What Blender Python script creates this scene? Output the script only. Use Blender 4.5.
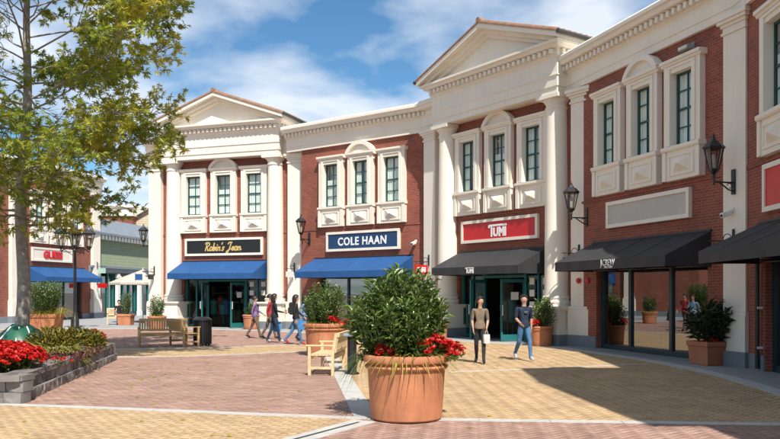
import bpy, bmesh, math, random
import numpy as np
from mathutils import Vector, Matrix
R = math.radians
random.seed(7); RNG = np.random.default_rng(7)
scene = bpy.context.scene
for o in list(bpy.data.objects): bpy.data.objects.remove(o)
COL = scene.collection

# ------------------------------------------------------------------ camera
FPX, CX, HY, EYE = 780.0, 390.0, 292.0, 1.78      # photograph: focal length in px, centre column, horizon row, eye height
cam_d = bpy.data.cameras.new('camera'); cam = bpy.data.objects.new('camera', cam_d); COL.objects.link(cam)
cam.location = (0, 0, EYE); cam.rotation_euler = (R(90), 0, 0)
cam_d.sensor_width = 36; cam_d.lens = 36*FPX/780; cam_d.shift_y = (HY-219.5)/780
cam_d.clip_start = .1; cam_d.clip_end = 3000
scene.camera = cam
# ------------------------------------------------------------------ sun and sky
SUN_AZ = Vector((-.295, .955, 0)).normalized()     # direction the light travels over the ground
SUN_EL = R(52)
sd = bpy.data.lights.new('sun', 'SUN'); sd.energy = 5.0; sd.angle = R(.53); sd.color = (1, .94, .85)
sun = bpy.data.objects.new('sun', sd); COL.objects.link(sun)
tv = Vector((SUN_AZ.x*math.cos(SUN_EL), SUN_AZ.y*math.cos(SUN_EL), -math.sin(SUN_EL)))
sun.rotation_euler = tv.to_track_quat('-Z', 'Y').to_euler(); sun.location = (10, -10, 30)
world = bpy.data.worlds.new('World'); scene.world = world; world.use_nodes = True
nt = world.node_tree; nt.nodes.clear()
def wn(t): return nt.nodes.new(t)
out = wn('ShaderNodeOutputWorld'); bg = wn('ShaderNodeBackground'); sky = wn('ShaderNodeTexSky')
sky.sky_type = 'NISHITA'; sky.sun_disc = False; sky.sun_elevation = SUN_EL
sky.sun_rotation = math.atan2(-SUN_AZ.x, -SUN_AZ.y); sky.air_density = 1.0; sky.dust_density = .3; sky.ozone_density = 2.2
tc = wn('ShaderNodeTexCoord'); sep = wn('ShaderNodeSeparateXYZ'); nt.links.new(tc.outputs['Generated'], sep.inputs[0])
zc = wn('ShaderNodeMath'); zc.operation = 'ADD'; zc.inputs[1].default_value = .16; nt.links.new(sep.outputs[2], zc.inputs[0])
zm = wn('ShaderNodeMath'); zm.operation = 'MAXIMUM'; zm.inputs[1].default_value = .05; nt.links.new(zc.outputs[0], zm.inputs[0])
dv = wn('ShaderNodeVectorMath'); dv.operation = 'DIVIDE'
cmb = wn('ShaderNodeCombineXYZ')
for i in range(3): nt.links.new(zm.outputs[0], cmb.inputs[i])
nt.links.new(tc.outputs['Generated'], dv.inputs[0]); nt.links.new(cmb.outputs[0], dv.inputs[1])
mp = wn('ShaderNodeMapping'); mp.inputs['Location'].default_value = (3.1, 1.55, 0); mp.inputs['Scale'].default_value = (1.25, 1.15, 0); mp.inputs['Rotation'].default_value = (0, 0, R(12))
nt.links.new(dv.outputs[0], mp.inputs[0])
nz = wn('ShaderNodeTexNoise'); nz.inputs['Scale'].default_value = 1.75; nz.inputs['Detail'].default_value = 9; nz.inputs['Roughness'].default_value = .50; nz.inputs['Distortion'].default_value = .12
nt.links.new(mp.outputs[0], nz.inputs['Vector'])
cr = wn('ShaderNodeValToRGB'); cr.color_ramp.elements[0].position = .395; cr.color_ramp.elements[1].position = .63
cr.color_ramp.elements[1].color = (.86, .86, .86, 1)
nt.links.new(nz.outputs['Fac'], cr.inputs[0])
cl = wn('ShaderNodeMixRGB'); cl.blend_type = 'MIX'; cl.inputs['Color2'].default_value = (9.0, 9.5, 10.2, 1)
tint = wn('ShaderNodeMixRGB'); tint.blend_type = 'MULTIPLY'; tint.inputs['Fac'].default_value = 1; tint.inputs['Color2'].default_value = (.70, 1.08, 1.24, 1)
nt.links.new(sky.outputs[0], tint.inputs['Color1'])
nt.links.new(cr.outputs[0], cl.inputs['Fac']); nt.links.new(tint.outputs[0], cl.inputs['Color1'])
nt.links.new(cl.outputs[0], bg.inputs['Color']); bg.inputs['Strength'].default_value = .080
nt.links.new(bg.outputs[0], out.inputs[0])
vs = scene.view_settings; vs.view_transform = 'Standard'; vs.look = 'None'; vs.gamma = 1; vs.exposure = 0.42
try: vs.use_curve_mapping = False
except Exception: pass
scene.render.engine = 'CYCLES'
scene.cycles.max_bounces = 8; scene.cycles.transparent_max_bounces = 12

# photo pixel -> ground point / -> point at a known depth
def G(px, py): Z = FPX*EYE/(py-HY); return Vector(((px-CX)/FPX*Z, Z, 0))
def AT(px, py, Z): return Vector(((px-CX)/FPX*Z, Z, EYE+(HY-py)*Z/FPX))

# ------------------------------------------------------------------ materials
MATS = {}
def new_mat(name):
    m = bpy.data.materials.new(name); m.use_nodes = True; MATS[name] = m
    n = m.node_tree.nodes; b = n['Principled BSDF']
    return m, m.node_tree, b
def N(t, ty, **kw):
    n = t.nodes.new(ty)
    for k, v in kw.items():
        if k in n.inputs: n.inputs[k].default_value = v
        else: setattr(n, k, v)
    return n
def c4(c, k=1): return (c[0]*k, c[1]*k, c[2]*k, 1)
def plain(name, col, rough=.6, var=.12, scale=6, bump=0, bscale=60, metal=0, spec=.5, streak=0):
    m, t, b = new_mat(name)
    co = N(t, 'ShaderNodeTexCoord')
    nz = N(t, 'ShaderNodeTexNoise', Scale=scale, Detail=5, Roughness=.6)
    t.links.new(co.outputs['Object'], nz.inputs['Vector'])
    rp = N(t, 'ShaderNodeValToRGB'); rp.color_ramp.elements[0].position = .3; rp.color_ramp.elements[1].position = .7
    rp.color_ramp.elements[0].color = c4(col, 1-var); rp.color_ramp.elements[1].color = c4(col, 1+var*.6)
    t.links.new(nz.outputs['Fac'], rp.inputs[0]); last = rp.outputs[0]
    if streak:
        mpn = N(t, 'ShaderNodeMapping'); mpn.inputs['Scale'].default_value = (5, 5, .35)
        t.links.new(co.outputs['Object'], mpn.inputs[0])
        n2 = N(t, 'ShaderNodeTexNoise', Scale=1.6, Detail=6, Roughness=.7); t.links.new(mpn.outputs[0], n2.inputs['Vector'])
        r2 = N(t, 'ShaderNodeValToRGB'); r2.color_ramp.elements[0].position = .33; r2.color_ramp.elements[1].position = .55
        r2.color_ramp.elements[0].color = (1-streak, 1-streak*1.05, 1-streak*1.15, 1); r2.color_ramp.elements[1].color = (1, 1, 1, 1)
        t.links.new(n2.outputs['Fac'], r2.inputs[0])
        mx = N(t, 'ShaderNodeMixRGB', blend_type='MULTIPLY', Fac=1.0)
        t.links.new(last, mx.inputs['Color1']); t.links.new(r2.outputs[0], mx.inputs['Color2']); last = mx.outputs[0]
    t.links.new(last, b.inputs['Base Color'])
    b.inputs['Roughness'].default_value = rough; b.inputs['Metallic'].default_value = metal
    b.inputs['Specular IOR Level'].default_value = spec
    if bump:
        n3 = N(t, 'ShaderNodeTexNoise', Scale=bscale, Detail=4); t.links.new(co.outputs['Object'], n3.inputs['Vector'])
        bp = N(t, 'ShaderNodeBump', Strength=bump, Distance=.01); t.links.new(n3.outputs['Fac'], bp.inputs['Height'])
        t.links.new(bp.outputs[0], b.inputs['Normal'])
    return m
def brick_mat(name, c1, c2, mortar, bw=.21, bh=.072):
    m, t, b = new_mat(name)
    co = N(t, 'ShaderNodeTexCoord'); s = N(t, 'ShaderNodeSeparateXYZ'); t.links.new(co.outputs['Object'], s.inputs[0])
    a = N(t, 'ShaderNodeMath', operation='ADD'); t.links.new(s.outputs[0], a.inputs[0]); t.links.new(s.outputs[1], a.inputs[1])
    c = N(t, 'ShaderNodeCombineXYZ'); t.links.new(a.outputs[0], c.inputs[0]); t.links.new(s.outputs[2], c.inputs[1])
    br = N(t, 'ShaderNodeTexBrick'); br.inputs['Scale'].default_value = 1; br.inputs['Brick Width'].default_value = bw; br.inputs['Row Height'].default_value = bh
    br.inputs['Mortar Size'].default_value = .008; br.inputs['Mortar Smooth'].default_value = .2; br.inputs['Bias'].default_value = 0
    br.inputs['Color1'].default_value = c4(c1); br.inputs['Color2'].default_value = c4(c2); br.inputs['Mortar'].default_value = c4(mortar)
    t.links.new(c.outputs[0], br.inputs['Vector'])
    nz = N(t, 'ShaderNodeTexNoise', Scale=.9, Detail=6, Roughness=.65); t.links.new(co.outputs['Object'], nz.inputs['Vector'])
    r = N(t, 'ShaderNodeValToRGB'); r.color_ramp.elements[0].position = .3; r.color_ramp.elements[1].position = .7
    r.color_ramp.elements[0].color = (.70, .68, .68, 1); r.color_ramp.elements[1].color = (1.18, 1.14, 1.10, 1); t.links.new(nz.outputs['Fac'], r.inputs[0])
    mx = N(t, 'ShaderNodeMixRGB', blend_type='MULTIPLY', Fac=1.0); t.links.new(br.outputs['Color'], mx.inputs['Color1']); t.links.new(r.outputs[0], mx.inputs['Color2'])
    t.links.new(mx.outputs[0], b.inputs['Base Color']); b.inputs['Roughness'].default_value = .85
    bp = N(t, 'ShaderNodeBump', Strength=.6, Distance=.012); bp.invert = True
    t.links.new(br.outputs['Fac'], bp.inputs['Height']); t.links.new(bp.outputs[0], b.inputs['Normal'])
    return m
def tinted(name, cols, rough=.7, spec=.3, transl=0, noise=.1):
    """colour chosen by the per-piece attribute 'tint' (0..1) along a ramp"""
    m, t, b = new_mat(name)
    at = N(t, 'ShaderNodeAttribute', attribute_name='tint')
    r = N(t, 'ShaderNodeValToRGB'); e = r.color_ramp.elements
    while len(e) < len(cols): e.new(.5)
    for i, (p, c) in enumerate(cols): e[i].position = p; e[i].color = c4(c)
    t.links.new(at.outputs['Fac'], r.inputs[0])
    co = N(t, 'ShaderNodeTexCoord'); nz = N(t, 'ShaderNodeTexNoise', Scale=1.1, Detail=8, Roughness=.7); t.links.new(co.outputs['Object'], nz.inputs['Vector'])
    r2 = N(t, 'ShaderNodeValToRGB'); r2.color_ramp.elements[0].position = .3; r2.color_ramp.elements[1].position = .7
    r2.color_ramp.elements[0].color = (1-noise,)*3+(1,); r2.color_ramp.elements[1].color = (1+noise*.5,)*3+(1,); t.links.new(nz.outputs['Fac'], r2.inputs[0])
    mx = N(t, 'ShaderNodeMixRGB', blend_type='MULTIPLY', Fac=1.0); t.links.new(r.outputs[0], mx.inputs['Color1']); t.links.new(r2.outputs[0], mx.inputs['Color2'])
    t.links.new(mx.outputs[0], b.inputs['Base Color']); b.inputs['Roughness'].default_value = rough; b.inputs['Specular IOR Level'].default_value = spec
    if transl:
        tr = N(t, 'ShaderNodeBsdfTranslucent'); t.links.new(mx.outputs[0], tr.inputs['Color'])
        ms = N(t, 'ShaderNodeMixShader'); ms.inputs[0].default_value = transl
        t.links.new(b.outputs[0], ms.inputs[1]); t.links.new(tr.outputs[0], ms.inputs[2])
        t.links.new(ms.outputs[0], t.nodes['Material Output'].inputs['Surface'])
    return m
def glass_mat(name, tintc, ior=1.9, rough=.0):
    m, t, b = new_mat(name); t.nodes.remove(b)
    tr = N(t, 'ShaderNodeBsdfTransparent'); tr.inputs[0].default_value = c4(tintc)
    gl = N(t, 'ShaderNodeBsdfGlossy'); gl.inputs['Roughness'].default_value = rough; gl.inputs['Color'].default_value = (.95, .97, .97, 1)
    co = N(t, 'ShaderNodeTexCoord'); nz = N(t, 'ShaderNodeTexNoise', Scale=.7, Detail=1); t.links.new(co.outputs['Object'], nz.inputs['Vector'])
    bp = N(t, 'ShaderNodeBump', Strength=.05, Distance=.03); t.links.new(nz.outputs['Fac'], bp.inputs['Height']); t.links.new(bp.outputs[0], gl.inputs['Normal'])
    fr = N(t, 'ShaderNodeFresnel'); geo = N(t, 'ShaderNodeNewGeometry'); mi = N(t, 'ShaderNodeMapRange'); mi.inputs['To Min'].default_value = ior; mi.inputs['To Max'].default_value = 1/ior
    t.links.new(geo.outputs['Backfacing'], mi.inputs['Value']); t.links.new(mi.outputs[0], fr.inputs['IOR']); ms = N(t, 'ShaderNodeMixShader')
    t.links.new(fr.outputs[0], ms.inputs[0]); t.links.new(tr.outputs[0], ms.inputs[1]); t.links.new(gl.outputs[0], ms.inputs[2])
    t.links.new(ms.outputs[0], t.nodes['Material Output'].inputs['Surface'])
    return m
M_BRICK = brick_mat('red brick', (.31, .078, .047), (.215, .054, .035), (.31, .18, .13))
M_CREAM = plain('cream stucco', (.82, .755, .65), .8, .06, .9, .15, 90, streak=.05)
M_CREAM2 = plain('cream stucco trim', (.81, .745, .64), .75, .06, 1.5, .1, 90, streak=.02)
M_GRANITE = plain('blue grey granite', (.20, .225, .25), .6, .25, 30, .1, 120)
M_TILE = plain('clay roof tile', (.30, .17, .11), .8, .3, 5, .3, 40)
M_TEAL = plain('teal metal frame', (.018, .15, .155), .35, .1, 3)
M_DKTEAL = plain('dark teal metal frame', (.012, .04, .05), .35, .1, 3)
M_SASH = plain('dark green sash', (.012, .07, .07), .4, .1, 3)
M_CURT = plain('pale blind', (.80, .84, .80), .9, .15, 2.5, streak=.15)
M_GLASS = glass_mat('window glass', (.92, .97, .95), 1.5)
M_SHOP = glass_mat('shop glass', (.40, .46, .46), 3.3)
M_DOORG = glass_mat('door glass', (.55, .66, .64), 1.6)
M_BLUE = plain('blue awning canvas', (.010, .076, .235), .75, .14, 1.6, .55, 7)
M_BLACK = plain('charcoal awning canvas', (.028, .029, .033), .7, .2, 2, .55, 7)
M_IRON = plain('black iron', (.012, .012, .013), .4, .2, 8)
M_WHITE = plain('white paint', (.78, .77, .73), .5, .06, 4)
M_SIGNRED = plain('red sign panel', (.56, .012, .014), .4, .06, 2)
M_SIGNNAVY = plain('navy sign panel', (.010, .045, .125), .4, .06, 2)
M_SIGNBLK = plain('black sign panel', (.012, .012, .013), .35, .1, 2)
M_GOLD = plain('gold lettering', (.72, .50, .19), .35, .1, 5, metal=.3)
M_LETTER = plain('white lettering', (.85, .85, .85), .5, .03, 5)
M_LETRED = plain('red lettering', (.62, .012, .02), .4, .05, 5)
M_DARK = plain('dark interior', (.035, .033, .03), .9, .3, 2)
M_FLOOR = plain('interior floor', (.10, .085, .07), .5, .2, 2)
M_LGLASS = plain('frosted lantern glass', (.62, .60, .52), .3, .1, 5)
M_TERRA = plain('terracotta', (.50, .20, .095), .75, .22, 3.1, .25, 55, streak=.17)
M_TERRA2 = plain('terracotta square', (.42, .155, .075), .75, .14, 2.2, .15, 70, streak=.12)
M_SOIL = plain('potting soil', (.045, .028, .018), .95, .4, 12, .8, 40)
M_MULCH = plain('bark mulch', (.085, .042, .030), .95, .5, 16, 1.0, 35)
M_WOOD = plain('teak slats', (.50, .32, .15), .65, .22, 7, .2, 50)
M_WOOD2 = plain('pale teak', (.66, .50, .29), .65, .18, 7, .2, 50)
M_BARK = plain('grey bark', (.31, .275, .235), .9, .4, 9, 1.0, 28)
M_CONC = plain('pale concrete', (.46, .45, .42), .85, .15, 3, .3, 80)
M_WALK = plain('grey walk', (.30, .31, .31), .85, .18, 2.2, .3, 60)
M_JOINT = plain('joint sand', (.27, .195, .135), .95, .3, 20)
M_GROUND = plain('far ground', (.22, .20, .17), .95, .2, .3)
M_BAG = plain('green watering bag', (.012, .10, .058), .45, .15, 6)
M_SIDING = None
M_STEM = plain('green stems', (.06, .075, .03), .8, .2, 9)
M_LEAF = tinted('oak leaves', [(0, (.095, .165, .02)), (.36, (.23, .315, .035)), (.68, (.45, .46, .05)), (1, (.66, .56, .06))], .42, .5, .5)
M_SHRUB = tinted('laurel leaves', [(0, (.036, .08, .018)), (.55, (.10, .18, .035)), (1, (.25, .33, .09))], .30, .6, .28)
M_DSHRUB = tinted('dark spiky leaves', [(0, (.018, .034, .016)), (.7, (.045, .075, .03)), (1, (.09, .12, .04))], .4, .5, .15)
M_GRASSY = tinted('yellow grass blades', [(0, (.20, .21, .04)), (.6, (.38, .35, .07)), (1, (.52, .43, .12))], .55, .4, .3)
M_GOLDF = tinted('bronze foliage', [(0, (.07, .085, .014)), (.5, (.20, .18, .028)), (1, (.38, .29, .045))], .55, .4, .25)
M_REDF = tinted('red flower petals', [(0, (.42, .010, .010)), (.7, (.68, .018, .014)), (1, (.78, .09, .03))], .5, .4, .25)
M_PAV_R = tinted('pink brick pavers', [(0, (.25, .15, .118)), (.5, (.335, .208, .165)), (1, (.42, .275, .225))], .85, .25, 0, .24)
M_PAV_Y = tinted('buff pavers', [(0, (.37, .245, .135)), (.5, (.445, .31, .178)), (1, (.51, .37, .22))], .85, .25, 0, .22)
M_STONE = tinted('grey split stone', [(0, (.12, .108, .10)), (.5, (.205, .185, .175)), (1, (.30, .275, .26))], .9, .3, 0, .4)
# siding material
def siding(name, col, pitch):
    m, t, b = new_mat(name)
    co = N(t, 'ShaderNodeTexCoord'); s = N(t, 'ShaderNodeSeparateXYZ'); t.links.new(co.outputs['Object'], s.inputs[0])
    d = N(t, 'ShaderNodeMath', operation='DIVIDE'); d.inputs[1].default_value = pitch; t.links.new(s.outputs[2], d.inputs[0])
    fr = N(t, 'ShaderNodeMath', operation='FRACT'); t.links.new(d.outputs[0], fr.inputs[0])
    bp = N(t, 'ShaderNodeBump', Strength=1, Distance=pitch*.35); bp.invert = True; t.links.new(fr.outputs[0], bp.inputs['Height']); t.links.new(bp.outputs[0], b.inputs['Normal'])
    nz = N(t, 'ShaderNodeTexNoise', Scale=1.5, Detail=4); t.links.new(co.outputs['Object'], nz.inputs['Vector'])
    r = N(t, 'ShaderNodeValToRGB'); r.color_ramp.elements[0].color = c4(col, .85); r.color_ramp.elements[1].color = c4(col, 1.1); t.links.new(nz.outputs['Fac'], r.inputs[0])
    t.links.new(r.outputs[0], b.inputs['Base Color']); b.inputs['Roughness'].default_value = .7
    return m
M_GREENSID = siding('sage green clapboard', (.22, .27, .17), .2)
M_BEIGESID = siding('beige clapboard', (.42, .36, .25), .2)
M_SLATE = plain('blue grey roofing', (.20, .235, .27), .7, .15, 2)

# ------------------------------------------------------------------ mesh builder
class MB:
    def __init__(s): s.v = []; s.f = []
    def q(s, *p):
        n = len(s.v); s.v += [tuple(x) for x in p]; s.f.append(tuple(range(n, n+len(p)))); return s
    def add(s, vs, fs):
        n = len(s.v); s.v += [tuple(x) for x in vs]; s.f += [tuple(i+n for i in f) for f in fs]; return s
    def box(s, x0, x1, y0, y1, z0, z1):
        return s.add([(x0,y0,z0),(x1,y0,z0),(x1,y1,z0),(x0,y1,z0),(x0,y0,z1),(x1,y0,z1),(x1,y1,z1),(x0,y1,z1)],
                     [(0,3,2,1),(4,5,6,7),(0,1,5,4),(1,2,6,5),(2,3,7,6),(3,0,4,7)])
    def cbox(s, x0, x1, y0, y1, z0, z1, c=.01):
        """box with a chamfered outline on the z faces"""
        ring = lambda z, k: [(x0+k,y0,z),(x1-k,y0,z),(x1,y0+k,z),(x1,y1-k,z),(x1-k,y1,z),(x0+k,y1,z),(x0,y1-k,z),(x0,y0+k,z)]
        sr = lambda z: [(x0+c,y0+c,z),(x1-c,y0+c,z),(x1-c,y1-c,z),(x0+c,y1-c,z)]
        vs = sr(z0)+[(x0,y0,z0+c),(x1,y0,z0+c),(x1,y1,z0+c),(x0,y1,z0+c),(x0,y0,z1-c),(x1,y0,z1-c),(x1,y1,z1-c),(x0,y1,z1-c)]+sr(z1)
        fs = [(0,3,2,1),(12,13,14,15)]
        for k in (0, 4, 8):
            for i in range(4): j = (i+1) % 4; fs.append((k+i,k+j,k+4+j,k+4+i))
        return s.add(vs, fs)
    def tube(s, pts, r, n=8, cap=True):
        pts = [Vector(p) for p in pts]; rs = r if isinstance(r, (list, tuple)) else [r]*len(pts)
        base = len(s.v); prev = None
        for i, p in enumerate(pts):
            a = pts[max(i-1, 0)]; b = pts[min(i+1, len(pts)-1)]; t = (b-a)
            t = t.normalized() if t.length > 1e-9 else Vector((0,0,1))
            if prev is None: u = t.orthogonal().normalized()
            else:
                u = prev - t*prev.dot(t)
                u = u.normalized() if u.length > 1e-6 else t.orthogonal().normalized()
            prev = u; w = t.cross(u)
            for k in range(n):
                an = 2*math.pi*k/n; s.v.append(tuple(p+(u*math.cos(an)+w*math.sin(an))*rs[i]))
        for i in range(len(pts)-1):
            for k in range(n):
                k2 = (k+1) % n; s.f.append((base+i*n+k, base+i*n+k2, base+(i+1)*n+k2, base+(i+1)*n+k))
        if cap:
            s.f.append(tuple(base+k for k in range(n))[::-1]); s.f.append(tuple(base+(len(pts)-1)*n+k for k in range(n)))
        return s
    def lathe(s, prof, c=(0,0,0), n=24, a0=0, cap=True):
        base = len(s.v)
        for r, z in prof:
            for k in range(n):
                an = a0+2*math.pi*k/n; s.v.append((c[0]+r*math.cos(an), c[1]+r*math.sin(an), c[2]+z))
        for i in range(len(prof)-1):
            for k in range(n):
                k2 = (k+1) % n; s.f.append((base+i*n+k, base+i*n+k2, base+(i+1)*n+k2, base+(i+1)*n+k))
        if cap:
            s.f.append(tuple(base+k for k in range(n))[::-1]); s.f.append(tuple(base+(len(prof)-1)*n+k for k in range(n)))
        return s
    def prism_x(s, prof, x0, x1):
        """closed (y,z) outline extruded along x"""
        n = len(prof); vs = [(x0,y,z) for y,z in prof]+[(x1,y,z) for y,z in prof]
        fs = [tuple(range(n)), tuple(range(2*n-1, n-1, -1))]+[(i,n+i,n+(i+1)%n,(i+1)%n) for i in range(n)]
        return s.add(vs, fs)
    def prism_y(s, prof, y0, y1):
        n = len(prof); vs = [(x,y0,z) for x,z in prof]+[(x,y1,z) for x,z in prof]
        fs = [tuple(range(n)), tuple(range(2*n-1, n-1, -1))]+[(i,n+i,n+(i+1)%n,(i+1)%n) for i in range(n)]
        return s.add(vs, fs)
    def prism_z(s, prof, z0, z1):
        n = len(prof); vs = [(x,y,z0) for x,y in prof]+[(x,y,z1) for x,y in prof]
        fs = [tuple(range(n))[::-1], tuple(range(n, 2*n))]+[(i,(i+1)%n,n+(i+1)%n,n+i) for i in range(n)]
        return s.add(vs, fs)
    def ring(s, prof, W, yf, yb):
        """moulding profile (out, z) swept round left side, front and right side of a block"""
        base = len(s.v); 
        for o, z in prof: s.v += [(-W-o,yb,z),(-W-o,yf-o,z),(W+o,yf-o,z),(W+o,yb,z)]
        for i in range(len(prof)-1):
            for k in range(3): a = base+i*4+k; s.f.append((a, a+1, a+5, a+4))
        return s
    def mesh(s, name, mat, smooth=False, fix=True):
        me = bpy.data.meshes.new(name); me.from_pydata(s.v, [], s.f); me.materials.append(mat)
        if fix:
            bm = bmesh.new(); bm.from_mesh(me); bmesh.ops.recalc_face_normals(bm, faces=bm.faces); bm.to_mesh(me); bm.free()
        if smooth:
            me.polygons.foreach_set('use_smooth', [True]*len(me.polygons))
            try: me.set_sharp_from_angle(angle=R(40))
            except Exception: pass
        me.update(); return me
    def obj(s, name, mat, parent=None, smooth=False, loc=None, rz=0):
        return link(name, s.mesh(name, mat, smooth), parent, loc, rz)
def link(name, me, parent=None, loc=None, rz=0):
    o = bpy.data.objects.new(name, me); COL.objects.link(o)
    if parent is not None: o.parent = parent
    if loc is not None: o.location = loc
    if rz: o.rotation_euler = (0, 0, rz)
    return o
def tag(o, label=None, cat=None, group=None, kind=None):
    if label: o['label'] = label
    if cat: o['category'] = cat
    if group: o['group'] = group
    if kind: o['kind'] = kind
    return o
def empty(name, loc=(0,0,0), rz=0, label=None, cat=None, group=None):
    o = bpy.data.objects.new(name, None); COL.objects.link(o); o.location = loc; o.rotation_euler = (0,0,rz); o.empty_display_size = .2
    return tag(o, label, cat, group)
def copy_tree(o, parent=None):
    c = o.copy(); COL.objects.link(c); c.parent = parent
    for ch in [x for x in bpy.data.objects if x.parent == o]: copy_tree(ch, c)
    return c
FONT = bpy.data.fonts.load('<builtin>') if '<builtin>' in [f.filepath for f in bpy.data.fonts] else None
def text_mesh(txt, size, depth, mat, shear=0, bold=0, spacing=1, sx=1):
    cu = bpy.data.curves.new('lettering', 'FONT'); cu.body = txt; cu.size = size; cu.extrude = depth; cu.align_x = 'CENTER'; cu.align_y = 'CENTER'
    cu.shear = shear; cu.offset = bold; cu.space_character = spacing; cu.resolution_u = 3
    o = bpy.data.objects.new('t', cu); COL.objects.link(o); bpy.context.view_layer.update()
    me = bpy.data.meshes.new_from_object(o.evaluated_get(bpy.context.evaluated_depsgraph_get()))
    bpy.data.objects.remove(o); me.materials.clear(); me.materials.append(mat)
    # text lies in XY: stand it up facing -y
    me.transform(Matrix.Rotation(R(90), 4, 'X')); me.transform(Matrix.Scale(sx, 4, (1,0,0)))
    return me

def leaf_mesh(name, pos, dirs, length, width, tint, mat, kind='leaf', fold=.25, droop=.15, ups=None):
    """many leaves as one mesh; pos (N,3), dirs (N,3) growth direction"""
    n = len(pos); d = dirs/np.linalg.norm(dirs, axis=1, keepdims=True)
    up = RNG.normal(size=(n,3))*.6+np.array([0,0,1.0]) if ups is None else ups
    s = np.cross(d, up); s /= np.linalg.norm(s, axis=1, keepdims=True)+1e-9
    u = np.cross(s, d)
    L = (length*(.7+.6*RNG.random(n)))[:,None]; W = width*L/length
    if kind == 'leaf':
        T = np.array([(0,0,0),(-.5,.45,fold),(0,.45,0),(.5,.45,fold),(0,1,-droop)]); F = [(0,2,1),(0,3,2),(1,2,4),(2,3,4)]
    elif kind == 'oak':
        T = np.array([(0,0,0),(-.16,.5,.06),(0,1,-.15),(.16,.5,.06),(-.5,.75,.0),(-.1,.3,0),(-.22,.58,0),(.5,.75,0),(.1,.3,0),(.22,.58,0),(-.48,.38,-.05),(.48,.38,-.05),(-.06,.15,0),(.06,.15,0)])
        F = [(0,3,2),(0,2,1),(5,6,4),(8,7,9),(12,5,10),(13,11,8)]
    elif kind == 'blade':
        T = np.array([(-.5,0,0),(.5,0,0),(-.4,.5,.12),(.4,.5,.12),(0,1,-droop)]); F = [(0,1,3,2),(2,3,4)]
    elif kind == 'petal':
        T = np.array([(0,0,0),(-.5,.6,.1),(0,1,.05),(.5,.6,.1)]); F = [(0,3,2,1)]
    m = len(T)
    V = pos[:,None,:] + T[None,:,0,None]*(W[:,None,:])*s[:,None,:] + T[None,:,1,None]*L[:,None,:]*d[:,None,:] + T[None,:,2,None]*L[:,None,:]*u[:,None,:]
    V = V.reshape(-1,3); nf = len(F)
    lt = np.array([len(f) for f in F]); flat = np.concatenate([np.array(f) for f in F])
    loops = (flat[None,:]+(np.arange(n)*m)[:,None]).reshape(-1)
    me = bpy.data.meshes.new(name); me.vertices.add(len(V)); me.vertices.foreach_set('co', V.reshape(-1).astype(np.float32))
    tot = np.tile(lt, n); me.loops.add(len(loops)); me.loops.foreach_set('vertex_index', loops.astype(np.int32))
    me.polygons.add(len(tot)); st = np.concatenate([[0], np.cumsum(tot)[:-1]]); me.polygons.foreach_set('loop_start', st.astype(np.int32)); 
    try: me.polygons.foreach_set('loop_total', tot.astype(np.int32))
    except Exception: pass
    me.update(calc_edges=True)
    a = me.attributes.new('tint', 'FLOAT', 'FACE'); a.data.foreach_set('value', np.repeat(tint, nf).astype(np.float32))
    me.materials.append(mat); me.validate(); return me

# ================================================================== GROUND
tag(MB().q((-900,-900,-.06),(900,-900,-.06),(900,900,-.06),(-900,900,-.06)).obj('ground', M_GROUND), kind='structure')
M_PLAZA = plain('far plaza paving', (.36, .24, .18), .9, .2, 1.5)
tag(MB().q((-60,-40,-.03),(30,-40,-.03),(30,70,-.03),(-60,70,-.03)).obj('plaza_base', M_PLAZA), kind='structure')

FLN = [(-16,13.9),(-6.2,12.4),(-.35,11.0),(.8,10.88),(5.27,10.5),(9,10.2)]
VBN = [(-.33,11.0),(-1.72,22.3),(-1.95,24.2),(-2.3,27.0),(-2.7,32.6)]
L1 = [(-22,20.6),(-9,20.9),(-5.3,21.7),(-2.4,23.5),(-1.95,24.2)]
L2 = [(-22,24.2),(-9,24.3),(-5.5,25.0),(-3.0,26.6),(-2.3,27.0)]
CURVE = [(-19,36.8),(-14,37.6),(-10.6,37.7),(-6.5,36.1),(-3.2,33.6),(0,30.6),(2.5,28.3),(4.1,26.8),(5.2,25.4),(6.0,22.8),(6.67,20.4),(7.05,17.3),(6.9,13.9),(6.3,10),(5.6,5),(5,1)]
def inpoly(x, y, P):
    r = np.zeros(x.shape, bool); j = len(P)-1
    for i in range(len(P)):
        xi, yi = P[i]; xj, yj = P[j]
        c = ((yi > y) != (yj > y)) & (x < (xj-xi)*(y-yi)/(yj-yi+1e-12)+xi); r ^= c; j = i
    return r
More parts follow.
